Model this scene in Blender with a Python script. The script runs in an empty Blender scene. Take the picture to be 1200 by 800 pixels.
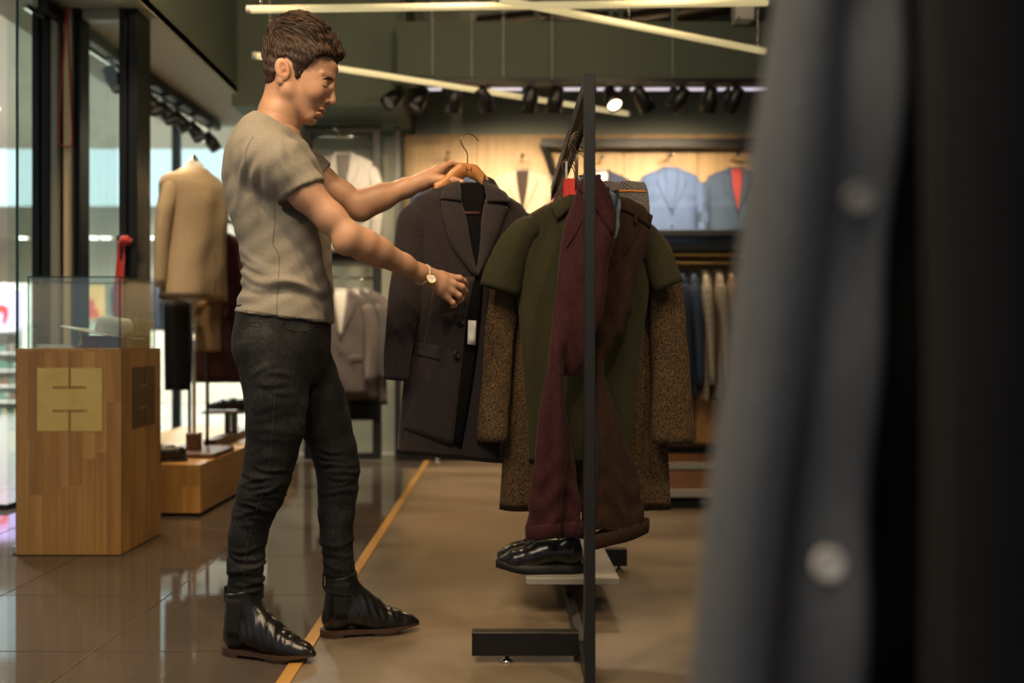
import bpy, bmesh, math, random
import numpy as np
from mathutils import Vector, Matrix, Euler
from mathutils.bvhtree import BVHTree

random.seed(7)
SC = bpy.context.scene
COL = SC.collection

# ------------------------------------------------------------------ camera
FPX, HX, HY, CAMZ = 1058.0, 588.0, 405.0, 0.90      # focal length in pixels, vanishing point, eye height
cam_data = bpy.data.cameras.new('camera')
cam = bpy.data.objects.new('camera', cam_data)
COL.objects.link(cam)
cam.location = (0, 0, CAMZ)
cam.rotation_euler = (math.pi / 2, 0, 0)
cam_data.sensor_width = 36.0
cam_data.lens = FPX * 36.0 / 1200.0
cam_data.shift_x = (600 - HX) / 1200.0
cam_data.shift_y = (HY - 400) / 1200.0
cam_data.clip_start = 0.05
cam_data.dof.use_dof = True
cam_data.dof.focus_distance = 2.72
cam_data.dof.aperture_fstop = 1.5
SC.camera = cam

# ------------------------------------------------------------------ world, exposure
world = bpy.data.worlds.new('world')
SC.world = world
world.use_nodes = True
world.node_tree.nodes['Background'].inputs[0].default_value = (0.95, 0.96, 1.0, 1)
world.node_tree.nodes['Background'].inputs[1].default_value = 0.20
SC.view_settings.view_transform = 'Standard'
SC.view_settings.look = 'None'
SC.view_settings.exposure = 0.55
SC.view_settings.gamma = 1.0
SC.view_settings.use_curve_mapping = False
try:
    SC.cycles.use_denoising = True
    SC.cycles.max_bounces = 8
    SC.cycles.sample_clamp_indirect = 4.0
    SC.cycles.caustics_reflective = False
    SC.cycles.caustics_refractive = False
except Exception:
    pass

def area_light(name, loc, rot, sx, sy, power, color):
    l = bpy.data.lights.new(name, 'AREA')
    l.shape = 'RECTANGLE'; l.size = sx; l.size_y = sy; l.energy = power; l.color = color
    o = bpy.data.objects.new(name, l); COL.objects.link(o)
    o.location = loc; o.rotation_euler = rot
    return o

# soft fill light added above the aisle, out of view, without a fixture
area_light("aisle_fill_light", (-0.9, 0.5, 3.05), (math.radians(12), 0, 0), 1.6, 1.0, 40, (1.0, 0.80, 0.55))

# ------------------------------------------------------------------ helpers
def P(px, py, d):
    """a photo pixel at depth d"""
    return Vector(((px - HX) * d / FPX, d, CAMZ - (py - HY) * d / FPX))
def PX(px, d): return (px - HX) * d / FPX
def PZ(py, d): return CAMZ - (py - HY) * d / FPX

def tag(o, label=None, cat=None, group=None, kind=None):
    if label: o['label'] = label
    if cat: o['category'] = cat
    if group: o['group'] = group
    if kind: o['kind'] = kind
    return o

def thing(name, loc, label=None, cat=None, group=None, rz=0.0, kind=None):
    o = bpy.data.objects.new(name, None)
    o.empty_display_size = 0.05
    COL.objects.link(o)
    o.location = loc; o.rotation_euler = (0, 0, rz)
    return tag(o, label, cat, group, kind)

def root_of(p):
    off = Vector((0, 0, 0))
    while p is not None:
        off += Vector(p.location); p = p.parent
    return off

def link_mesh(name, me, mat, parent=None, smooth=False):
    o = bpy.data.objects.new(name, me)
    COL.objects.link(o)
    if mat is not None and len(me.materials) == 0: me.materials.append(mat)
    if parent is not None: o.parent = parent
    if smooth:
        me.polygons.foreach_set('use_smooth', [True] * len(me.polygons))
        me.update()
    return o

class MB:
    """collects geometry in world coordinates; build() links it as ONE mesh object (moved into its parent's space)"""
    def __init__(s): s.v = []; s.f = []
    def add(s, vs, fs):
        n = len(s.v); s.v += [tuple(v) for v in vs]; s.f += [tuple(i + n for i in f) for f in fs]; return s
    def box(s, x0, x1, y0, y1, z0, z1):
        return s.add([(x0,y0,z0),(x1,y0,z0),(x1,y1,z0),(x0,y1,z0),(x0,y0,z1),(x1,y0,z1),(x1,y1,z1),(x0,y1,z1)],
                     [(0,3,2,1),(4,5,6,7),(0,1,5,4),(1,2,6,5),(2,3,7,6),(3,0,4,7)])
    def bar(s, a, b, w, h, up=(0, 0, 1)):
        a = Vector(a); b = Vector(b); t = (b - a).normalized()
        u = Vector(up)
        if abs(t.dot(u)) > .95: u = Vector((0, 1, 0))
        x = t.cross(u).normalized(); u = x.cross(t)
        vs = []
        for p in (a, b):
            for sx, sz in ((-1,-1),(1,-1),(1,1),(-1,1)): vs.append(p + x*sx*w/2 + u*sz*h/2)
        return s.add(vs, [(3,2,1,0),(4,5,6,7),(0,1,5,4),(1,2,6,5),(2,3,7,6),(3,0,4,7)])
    def rings(s, rings, cap0=True, cap1=True, closed=True):
        n = len(rings[0]); vs = [p for r in rings for p in r]; fs = []
        m = n if closed else n - 1
        for i in range(len(rings) - 1):
            for j in range(m):
                k = (j + 1) % n
                fs.append((i*n+j, i*n+k, (i+1)*n+k, (i+1)*n+j))
        if cap0: fs.append(tuple(range(n - 1, -1, -1)))
        if cap1: fs.append(tuple((len(rings)-1)*n + j for j in range(n)))
        return s.add(vs, fs)
    def tube(s, pts, r, seg=8, flat=1.0, up=(0, 0, 1), caps=True):
        pts = [Vector(p) for p in pts]
        rr = r if isinstance(r, (list, tuple)) else [r] * len(pts)
        out = []; ref = None
        for i, p in enumerate(pts):
            t = (pts[min(i+1, len(pts)-1)] - pts[max(i-1, 0)]).normalized()
            if ref is None:
                ref = Vector(up)
                if abs(t.dot(ref)) > .9: ref = Vector((1, 0, 0))
            x = t.cross(ref).normalized(); ref = x.cross(t).normalized()
            out.append([p + (x*math.cos(2*math.pi*j/seg) + ref*math.sin(2*math.pi*j/seg)*flat) * rr[i] for j in range(seg)])
        return s.rings(out, caps, caps)
    def cyl(s, a, b, r, r2=None, seg=16): return s.tube([a, b], [r, r if r2 is None else r2], seg)
    def lathe(s, c, prof, seg=20):
        c = Vector(c)
        return s.rings([[c + Vector((r*math.cos(2*math.pi*j/seg), r*math.sin(2*math.pi*j/seg), z)) for j in range(seg)] for r, z in prof])
    def prism(s, poly, y0, y1):
        """polygon in XZ, extruded along Y"""
        return s.rings([[(x, y0, z) for x, z in poly], [(x, y1, z) for x, z in poly]])
    def grid(s, rows, thick=None):
        """rows of points; with thick (vector) a closed slab"""
        nr, nc = len(rows), len(rows[0])
        vs = [Vector(p) for r in rows for p in r]
        fs = [(i*nc+j, i*nc+j+1, (i+1)*nc+j+1, (i+1)*nc+j) for i in range(nr-1) for j in range(nc-1)]
        if thick is not None:
            t = Vector(thick); m = len(vs)
            fs2 = [tuple(m + k for k in reversed(f)) for f in fs]
            b = [j for j in range(nc)] + [i*nc+nc-1 for i in range(1, nr)] + [(nr-1)*nc+j for j in range(nc-2, -1, -1)] + [i*nc for i in range(nr-2, 0, -1)]
            side = [(b[(k+1) % len(b)], b[k], m+b[k], m+b[(k+1) % len(b)]) for k in range(len(b))]
            vs = vs + [v + t for v in vs]; fs = fs + fs2 + side
        return s.add(vs, fs)
    def build(s, name, mat, parent=None, smooth=False, bevel=0.0, seg=1, local=False):
        off = root_of(parent) if (parent is not None and not local) else Vector((0, 0, 0))
        me = bpy.data.meshes.new(name)
        me.from_pydata([(x - off.x, y - off.y, z - off.z) for x, y, z in s.v], [], s.f)
        bm = bmesh.new(); bm.from_mesh(me)
        bmesh.ops.recalc_face_normals(bm, faces=bm.faces)
        if bevel > 0:
            ed = [e for e in bm.edges if len(e.link_faces) == 2 and e.calc_face_angle(0) > 0.5]
            bmesh.ops.bevel(bm, geom=ed, offset=bevel, segments=seg, affect='EDGES', profile=.5)
        bm.to_mesh(me); bm.free()
        o = link_mesh(name, me, mat, parent, smooth)
        return o

def box(name, mat, x0, x1, y0, y1, z0, z1, parent=None, bevel=0.0, seg=1):
    return MB().box(x0, x1, y0, y1, z0, z1).build(name, mat, parent, False, bevel, seg)

def subsurf(o, lv=1):
    m = o.modifiers.new('subdivision', 'SUBSURF'); m.levels = lv; m.render_levels = lv
    return o

def smoothstep(a, b, x):
    t = min(1, max(0, (x - a) / (b - a) if b != a else (x > a)))
    return t * t * (3 - 2 * t)

def interp(x, xs, ys):
    return float(np.interp(x, xs, ys))

def spline(pts, n):
    """Catmull-Rom through pts"""
    pts = [Vector(p) for p in pts]
    q = [pts[0] * 2 - pts[1]] + pts + [pts[-1] * 2 - pts[-2]]
    out = []; m = len(pts) - 1
    for k in range(n):
        t = k / (n - 1) * m; i = min(int(t), m - 1); u = t - i
        a, b, c, d = q[i], q[i+1], q[i+2], q[i+3]
        out.append(.5 * ((2*b) + (c - a)*u + (2*a - 5*b + 4*c - d)*u*u + (3*b - a - 3*c + d)*u**3))
    return out

def copy_thing(src, loc=None, rz=None, label=None, parent=None):
    c = src.copy(); COL.objects.link(c); c.parent = parent
    if loc is not None: c.location = loc
    if rz is not None: c.rotation_euler = (0, 0, rz)
    if label: c['label'] = label
    for ch in list(src.children): copy_thing(ch, parent=c)
    return c

# ------------------------------------------------------------------ materials
M = {}
def nodes_of(name):
    m = bpy.data.materials.new(name); m.use_nodes = True
    M[name] = m
    nt = m.node_tree
    return m, nt, nt.nodes['Principled BSDF']

def plain(name, col, rough=.5, metal=0.0, spec=None, coat=0.0, emit=None, estr=0.0, sheen=0.0):
    m, nt, b = nodes_of(name)
    b.inputs['Base Color'].default_value = (*col, 1)
    b.inputs['Roughness'].default_value = rough
    b.inputs['Metallic'].default_value = metal
    if spec is not None: b.inputs['Specular IOR Level'].default_value = spec
    if coat: b.inputs['Coat Weight'].default_value = coat; b.inputs['Coat Roughness'].default_value = .1
    if sheen: b.inputs['Sheen Weight'].default_value = sheen
    if emit: b.inputs['Emission Color'].default_value = (*emit, 1); b.inputs['Emission Strength'].default_value = estr
    return m

def _ramp(nt, fac, cols, pos=None):
    r = nt.nodes.new('ShaderNodeValToRGB')
    el = r.color_ramp.elements
    pos = pos or [i / (len(cols) - 1) for i in range(len(cols))]
    while len(el) < len(cols): el.new(.5)
    for e, c, p in zip(el, cols, pos): e.color = (*c, 1); e.position = p
    nt.links.new(fac, r.inputs[0])
    return r.outputs[0]

def _noise(nt, scale, detail=4.0, stretch=(1, 1, 1), rough=.55, coord='Object', rand=False):
    tc = nt.nodes.new('ShaderNodeTexCoord'); mp = nt.nodes.new('ShaderNodeMapping')
    mp.inputs['Scale'].default_value = stretch
    nt.links.new(tc.outputs[coord], mp.inputs['Vector'])
    n = nt.nodes.new('ShaderNodeTexNoise')
    n.inputs['Scale'].default_value = scale; n.inputs['Detail'].default_value = detail; n.inputs['Roughness'].default_value = rough
    vec = mp.outputs[0]
    if rand:
        oi = nt.nodes.new('ShaderNodeObjectInfo')
        ml = nt.nodes.new('ShaderNodeMath'); ml.operation = 'MULTIPLY'; ml.inputs[1].default_value = 37.0
        nt.links.new(oi.outputs['Random'], ml.inputs[0])
        va = nt.nodes.new('ShaderNodeVectorMath'); va.operation = 'ADD'
        nt.links.new(vec, va.inputs[0]); nt.links.new(ml.outputs[0], va.inputs[1]); vec = va.outputs[0]
    nt.links.new(vec, n.inputs['Vector'])
    return n.outputs['Fac'], vec

def _bump(nt, b, fac, strength, dist=.002):
    bp = nt.nodes.new('ShaderNodeBump'); bp.inputs['Strength'].default_value = strength; bp.inputs['Distance'].default_value = dist
    nt.links.new(fac, bp.inputs['Height']); nt.links.new(bp.outputs[0], b.inputs['Normal'])

def fabric(name, c0, c1, scale=160, bump=.35, rough=.9, sheen=.05, stretch=(1, 1, 1), detail=3.0, lo=.32, hi=.68, weave=0.0):
    m, nt, b = nodes_of(name)
    f, vec = _noise(nt, scale, detail, stretch)
    nt.links.new(_ramp(nt, f, [c0, c1], [lo, hi]), b.inputs['Base Color'])
    b.inputs['Roughness'].default_value = rough
    b.inputs['Specular IOR Level'].default_value = .2
    b.inputs['Sheen Weight'].default_value = sheen
    b.inputs['Sheen Roughness'].default_value = .5
    h = f
    if weave:
        w = nt.nodes.new('ShaderNodeTexWave'); w.wave_type = 'BANDS'; w.bands_direction = 'DIAGONAL'
        w.inputs['Scale'].default_value = weave; w.inputs['Distortion'].default_value = 1.0
        nt.links.new(vec, w.inputs['Vector'])
        ad = nt.nodes.new('ShaderNodeMath'); ad.operation = 'ADD'
        nt.links.new(f, ad.inputs[0]); nt.links.new(w.outputs['Fac'], ad.inputs[1]); h = ad.outputs[0]
    _bump(nt, b, h, bump, .0015)
    return m

def wood(name, cols, axis='z', scale=3.0, rough=.42, rand=.25, bump=.15):
    """grain along the axis, each board a slightly different tone"""
    m, nt, b = nodes_of(name)
    st = {'z': (9, 9, .7), 'x': (.7, 9, 9), 'y': (9, .7, 9)}[axis]
    f, vec = _noise(nt, scale, 8.0, st, .6, rand=True)
    base = _ramp(nt, f, cols, [.25, .5, .75][:len(cols)] if len(cols) == 3 else None)
    oi = nt.nodes.new('ShaderNodeObjectInfo')
    mr = nt.nodes.new('ShaderNodeMapRange'); mr.inputs['To Min'].default_value = 1 - rand; mr.inputs['To Max'].default_value = 1 + rand
    nt.links.new(oi.outputs['Random'], mr.inputs['Value'])
    hs = nt.nodes.new('ShaderNodeHueSaturation')
    nt.links.new(base, hs.inputs['Color']); nt.links.new(mr.outputs[0], hs.inputs['Value'])
    nt.links.new(hs.outputs[0], b.inputs['Base Color'])
    b.inputs['Roughness'].default_value = rough
    _bump(nt, b, f, bump, .002)
    return m

def mottled(name, cols, scale=2.0, rough=.5, detail=6.0, bump=0.0, stretch=(1, 1, 1), pos=None, rvar=0.0, coord='Object', metal=0.0):
    m, nt, b = nodes_of(name)
    f, _ = _noise(nt, scale, detail, stretch, coord=coord)
    nt.links.new(_ramp(nt, f, cols, pos), b.inputs['Base Color'])
    b.inputs['Roughness'].default_value = rough
    b.inputs['Metallic'].default_value = metal
    if rvar:
        mr = nt.nodes.new('ShaderNodeMapRange'); mr.inputs['To Min'].default_value = rough - rvar; mr.inputs['To Max'].default_value = rough + rvar
        nt.links.new(f, mr.inputs['Value']); nt.links.new(mr.outputs[0], b.inputs['Roughness'])
    if bump: _bump(nt, b, f, bump)
    return m

def glass_mat(name, tint=(.93, .97, .95), rough=0.0, mixf=.12):
    """thin pane: mostly clear, with a mirror-like share"""
    m = bpy.data.materials.new(name); m.use_nodes = True; M[name] = m
    nt = m.node_tree; nt.nodes.clear()
    out = nt.nodes.new('ShaderNodeOutputMaterial')
    t = nt.nodes.new('ShaderNodeBsdfTransparent'); t.inputs[0].default_value = (*tint, 1)
    g = nt.nodes.new('ShaderNodeBsdfGlossy'); g.inputs['Roughness'].default_value = rough + .01
    g.inputs[0].default_value = (.95, 1, .98, 1)
    mx = nt.nodes.new('ShaderNodeMixShader'); mx.inputs[0].default_value = mixf
    nt.links.new(t.outputs[0], mx.inputs[1]); nt.links.new(g.outputs[0], mx.inputs[2]); nt.links.new(mx.outputs[0], out.inputs[0])
    return m

plain('black_metal', (.012, .012, .013), .38, .3)
plain('dark_metal', (.030, .031, .031), .42, .5)
plain('dark_plastic', (.01, .01, .011), .35)
plain('chrome', (.75, .74, .70), .12, 1.0)
plain('brass', (.70, .46, .14), .28, 1.0)
plain('hook_wire', (.20, .15, .09), .3, .9)
plain('white_paint', (.62, .62, .58), .5)
plain('black_rubber', (.008, .008, .008), .6)
plain('void', (.004, .004, .004), .9)
plain('tube_glow', (.9, .85, .6), .4, emit=(1.0, .80, .38), estr=.34)
plain('lamp_face', (1, .9, .75), .4, emit=(1.0, .80, .52), estr=4.0)
plain('lamp_face_dim', (.25, .22, .2), .25)
plain('mall_lamp', (1, 1, 1), .4, emit=(1.0, .96, .88), estr=5.0)
plain('red_cloth', (.42, .012, .012), .7, sheen=.3)
plain('red_plastic', (.55, .035, .025), .4)
plain('paper_white', (.72, .71, .66), .7)
plain('gold_leaf_plain', (.62, .42, .10), .35, .8)
plain('slot_wood', (.16, .075, .025), .6)
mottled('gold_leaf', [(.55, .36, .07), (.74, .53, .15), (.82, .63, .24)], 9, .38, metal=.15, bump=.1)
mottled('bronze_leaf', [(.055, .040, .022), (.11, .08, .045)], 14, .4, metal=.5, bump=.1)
glass_mat('pane_glass', (.92, .965, .95), 0, .10)
glass_mat('case_glass', (.93, .97, .955), 0, .10)
plain('glass_edge', (.01, .06, .05), .15)
wood('oak', [(.33, .155, .036), (.48, .245, .064), (.58, .32, .098)], 'z', 2.2, .36, .20)
wood('oak_flat', [(.35, .165, .038), (.50, .255, .068), (.60, .335, .105)], 'y', 2.2, .36, .16)
wood('oak_light', [(.30, .19, .085), (.42, .28, .13), (.50, .35, .18)], 'z', 1.6, .5, .07)
wood('walnut', [(.055, .022, .010), (.10, .042, .018), (.14, .062, .026)], 'y', 3.0, .4, .1)
wood('hanger_wood', [(.42, .16, .045), (.52, .22, .07), (.58, .27, .09)], 'x', 6.0, .32, .08)
wood('trim_wood', [(.42, .22, .05), (.50, .27, .065), (.55, .31, .09)], 'y', 2.0, .4, .05)
# ================================================================== structure
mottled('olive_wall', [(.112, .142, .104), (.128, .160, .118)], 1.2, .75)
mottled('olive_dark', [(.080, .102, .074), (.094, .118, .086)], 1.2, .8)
mottled('soffit_paint', [(.34, .31, .23), (.37, .34, .255)], 1.0, .8)
mottled('grey_green_wall', [(.30, .325, .26), (.34, .36, .29)], 1.0, .7)
mottled('concrete', [(.125, .092, .060), (.20, .152, .102), (.265, .205, .142)], 1.3, .34, 8.0, .05, rvar=.10, pos=[.3, .5, .72], stretch=(1, 2.2, 1))
mottled('floor_tile', [(.085, .065, .050), (.115, .09, .07)], 3.0, .055, 5.0)
plain('grout', (.30, .24, .18), .6)
mottled('mall_tile', [(.24, .25, .24), (.29, .30, .29)], 1.0, .15)
mottled('mall_wall_paint', [(.55, .50, .40), (.60, .55, .45)], .5, .7)
plain('mall_ceiling_paint', (.62, .58, .48), .8)
plain('mall_sky_glass', (.6, .75, .8), .2, emit=(.70, .88, .92), estr=.85)

def struct(name, mat, *b, bevel=0.0):
    return tag(box(name, mat, *b, bevel=bevel), kind='structure')

TRIM_X = -0.582
# tiled aisle: a grout bed with each tile on it
fl = struct('floor', M['grout'], -2.75, TRIM_X - .02, -0.6, 7.6, -.06, -.004)
tag(fl, 'dark glossy tiled aisle floor with pale joints beside the wooden strip')
tile_me = MB().box(-.298, .298, -.2975, .2975, -.03, 0).build('tile', M['floor_tile'], None, False, .0012)
tile_mesh = tile_me.data; bpy.data.objects.remove(tile_me)
for i in range(4):
    for j in range(-5, 9):
        cx = TRIM_X - .02 - .30 - .6 * i; cy = 2.66 + .6 * j - .3
        t = bpy.data.objects.new('tile', tile_mesh); COL.objects.link(t); t.parent = fl
        w = .6 if i < 3 else .33
        if i == 3: cx = -2.575; t.scale = (.56, 1, 1)
        t.location = (cx, cy, 0)
fc = struct('floor_concrete', M['concrete'], TRIM_X + .02, 3.4, -0.6, 7.6, -.06, 0.0)
tag(fc, 'brown polished concrete floor of the shop')
tr = struct('trim_1', M['trim_wood'], TRIM_X - .02, TRIM_X + .02, -0.6, 7.05, -.05, .006, bevel=.002)
tag(tr, 'narrow yellow wooden strip between tile and concrete')

struct('wall_back', M['grey_green_wall'], -1.98, 3.4, 7.6, 7.75, 0, 3.9)
struct('wall_right', M['olive_wall'], 3.4, 3.55, -0.6, 7.75, 0, 3.9)
# olive bulkheads
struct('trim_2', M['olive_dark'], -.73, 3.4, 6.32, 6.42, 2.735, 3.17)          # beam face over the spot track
struct('trim_3', M['olive_wall'], -1.98, -.73, 6.62, 7.6, 2.66, 3.9)           # lower drop over the rail frame
struct('trim_4', M['olive_wall'], -.73, 3.4, 6.42, 7.6, 3.09, 3.17)            # bottom of the dropped ceiling
struct('trim_5', M['olive_wall'], -2.02, -1.94, -.6, 7.6, 2.752, 3.9)          # fascia over the window zone
sf = struct('ceiling', M['soffit_paint'], -2.80, -1.94, 4.2, 7.6, 2.745, 2.80)
tag(sf, 'beige lower ceiling over the window display')
struct('ceiling_main', M['void'], -1.98, 3.4, -0.6, 7.75, 3.9, 3.98)
# dark void above the beam: ducts and hangers
for k, (px, w) in enumerate(((470, 6), (500, 4), (626, 7), (712, 6), (725, 4), (785, 7))):
    tag(box('ceiling_hanger_bar', M['olive_dark'], PX(px, 6.6), PX(px + w, 6.6), 6.55, 6.6, 3.1, 3.9),
        ('thin', 'slim', 'wide', 'dark', 'narrow', 'thick')[k] + ' steel hanger bar in the ceiling gap ' + ('at the end of the beam', 'beside the one at the beam end', 'over the crossing of the tubes', 'over the rack upright', 'just right of the rack upright', 'over the light blue suit')[k], 'hanger bar', 'hanger bars in the ceiling gap')
duct = MB(); 
pts = spline([P(560, 30, 7.3), P(640, 22, 7.2), P(740, 24, 7.1), P(850, 6, 7.0), P(900, -4, 7.0)], 40)
duct.tube(pts, [.07 + .006 * (i % 2) for i in range(40)], 12)
plain('duct_foil', (.10, .08, .06), .35, .7)
tag(duct.build('ventilation_duct', M['duct_foil'], None, True), 'ribbed ventilation duct in the dark gap above the beam', 'duct')
so = thing('ceiling_speaker', P(873, 25, 6.25), 'small pale loudspeaker box hanging over the olive beam', 'speaker')
MB().box(PX(860, 6.2), PX(882, 6.2), 6.15, 6.27, PZ(25, 6.2), PZ(-2, 6.2)).build('body', M['white_paint'], so, False, .006)
c = P(866, 21, 6.148); MB().cyl(c, c + Vector((0, -.006, 0)), .008, seg=10).build('knob', M['dark_plastic'], so)

# pale oak wall panels behind the suits
wp = tag(thing('wall_panel', (1.2, 7.45, 0)), kind='structure')
bx = -.80
for k in range(7):
    w = .60
    MB().box(bx + .0015, bx + w - .0015, 7.40, 7.45, .02, 2.632).build('board', M['oak_light'], wp, False, .002)
    bx += w
struct('wall_panel_backing', M['void'], -.80, 3.4, 7.45, 7.6, 0, 2.62)

# ------------------------------------------------------------------ shop window: posts, jambs, door pane
win = tag(thing('window_1', (-2.25, 5.0, 0)), kind='structure')
YW = 4.93
def wpost(name, px0, px1, y0, y1, mat, z1=2.745):
    return MB().box(PX(px0, y0), PX(px1, y0), y0, y1, 0, z1).build(name, M[mat], win, False, .004)
plain('window_metal', (.022, .024, .024), .35, .6)
plain('jamb_beige', (.68, .52, .30), .45)
plain('jamb_grey', (.33, .31, .25), .45)
wpost('post', 37, 46, YW, YW + .14, 'window_metal'); wpost('post', 48, 58, YW + .008, YW + .14, 'window_metal')
wpost('jamb', 58.3, 67, YW + .02, YW + .12, 'jamb_grey')
wpost('jamb', 67.5, 73.5, YW + .06, YW + .14, 'window_metal')
wpost('jamb', 74, 84, YW + .03, YW + .12, 'jamb_beige')
wpost('jamb', 85, 88.6, YW, YW + .12, 'window_metal'); wpost('jamb', 90.4, 93.5, YW, YW + .12, 'window_metal')
wpost('post', 139, 148, YW, YW + .20, 'window_metal'); wpost('post', 150, 160.5, YW + .006, YW + .20, 'window_metal')
MB().box(PX(94, YW), PX(139, YW), YW + .02, YW + .1, 2.69, 2.745).build('header', M['jamb_grey'], win, False, .003)
MB().box(PX(94.5, YW + .07), PX(138, YW + .07), YW + .055, YW + .063, .04, 2.69).build('pane', M['pane_glass'], win)
# window line towards the mall, long panes
for y0, y1 in ((5.0, 6.25), (6.26, 7.58)):
    MB().box(-2.74, -2.732, y0, y1, .03, 2.745).build('pane', M['pane_glass'], win)
MB().box(-2.73, -1.99, 7.58, 7.588, .03, 2.745).build('pane', M['pane_glass'], win)
MB().box(-2.76, -2.70, 7.55, 7.61, 0, 2.745).build('post', M['window_metal'], win)
MB().box(-2.76, -2.71, 4.95, 7.6, 0, .03).build('sill', M['window_metal'], win)
# open glass door leaf
dr = tag(thing('door_1', (PX(20, 3.9), 3.95, 0)), kind='structure')
xa = PX(19.5, 3.9)
dp = MB().add([(xa, 3.9, .02), (xa, 3.9, 2.74), (PX(38, YW), YW, 2.74), (PX(38, YW), YW, .02), (xa + .010, 3.9, .02), (xa + .010, 3.9, 2.74), (PX(38, YW) + .010, YW, 2.74), (PX(38, YW) + .010, YW, .02)],
              [(0,1,2,3),(7,6,5,4),(0,4,5,1),(1,5,6,2),(2,6,7,3),(3,7,4,0)])
dp.build('pane', M['pane_glass'], dr)
MB().box(xa - .001, xa + .008, 3.894, 3.902, .02, 2.74).build('glass_edge', M['glass_edge'], dr)
MB().box(xa - .02, xa + .045, 3.89, 3.95, 0.002, .035).build('floor_clamp', M['chrome'], dr, False, .004)
c = P(28, 14, 4.3); MB().box(c.x - .05, c.x + .03, 4.25, 4.45, 2.66, 2.74).build('top_clamp', M['window_metal'], dr, False, .004)

# ------------------------------------------------------------------ the mall outside
struct('mall_floor', M['mall_tile'], -16, -2.76, -0.6, 20, -.08, -.002)
plain('cove_glow', (.7, .68, .75), .4, emit=(.80, .72, .86), estr=.55)
cv = thing('cove_light_strip', (1.2, 6.50, 2.74), 'pale lavender light strip behind the spot track under the beam', 'light strip')
for k_, (a_, b_) in enumerate(((497, 517), (540, 556), (575, 612), (660, 690), (700, 728), (740, 785), (795, 850), (858, 960))):
    MB().box(PX(a_, 6.5), PX(b_, 6.5), 6.46, 6.54, 2.745, 2.775).build('diffuser', M['cove_glow'], cv, False, .004)
MB().box(PX(480, 6.5), 3.3, 6.44, 6.56, 2.775, 2.80).build('housing', M['black_metal'], cv)
struct('mall_ceiling', M['mall_ceiling_paint'], -16, -2.80, 3.0, 14.0, 3.95, 4.05)
struct('mall_wall_left', M['mall_wall_paint'], -16.2, -16, -0.6, 20, 0, 9)
struct('mall_wall_back', M['mall_wall_paint'], -16, -.5, 16.0, 16.2, 0, 3.25)
struct('mall_fascia', M['mall_wall_paint'], -16, -2.0, 15.2, 16.0, 2.75, 3.25)
sky = struct('window_2', M['mall_sky_glass'], -16, -.5, 16.05, 16.15, 3.25, 9)
tag(sky, 'pale blue daylight glazing above the shops across the mall')
for k, (px, lab) in enumerate(((26, 'white downlight set under the mall fascia, beside the glass door edge'), (60, 'white downlight set under the mall fascia, behind the left window post'), (109, 'white downlight set under the mall fascia, above the orange poster'), (124, 'white downlight set under the mall fascia, beside the red sash'), (182, 'white downlight set under the mall fascia, left of the beige jacket'))):
    d = 15.45; x = PX(px, d)
    tag(MB().cyl((x, d, 2.755), (x, d, 2.735), .085, seg=14).build('mall_downlight', M['mall_lamp']), lab, 'downlight', 'downlights across the mall')
for k, (x, y, pw, lab) in enumerate(((-5.0, 8.2, 170, 'added round lamp brightening the mall beside the glass door edge'), (-4.2, 6.4, 110, 'added round lamp brightening the mall in front of the shop window'), (-6.5, 11.5, 230, 'added round lamp brightening the mall over the far shelving'), (-3.2, 11.0, 200, 'added round lamp brightening the mall over the far jackets'), (-4.4, 13.2, 200, 'added round lamp brightening the mall nearest to the far shops'))):
    o = thing('mall_fill_lamp', (x, y, 3.95), lab, 'ceiling lamp', 'added fill lamps of the mall')  # lamps added under the mall ceiling to brighten the mall
    MB().cyl((x, y, 3.95), (x, y, 3.925), .11, seg=18).build('housing', M['white_paint'], o)
    MB().cyl((x, y, 3.925), (x, y, 3.918), .09, seg=18).build('lens', M['mall_lamp'], o)
    l = bpy.data.lights.new('mall_lamp', 'SPOT'); l.energy = pw * 4.6; l.color = (1.0, .97, .90); l.spot_size = math.radians(150); l.spot_blend = .6; l.shadow_soft_size = .10
    lo = bpy.data.objects.new('mall_lamp', l); COL.objects.link(lo); lo.parent = o; lo.location = (0, 0, -.06)
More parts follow.
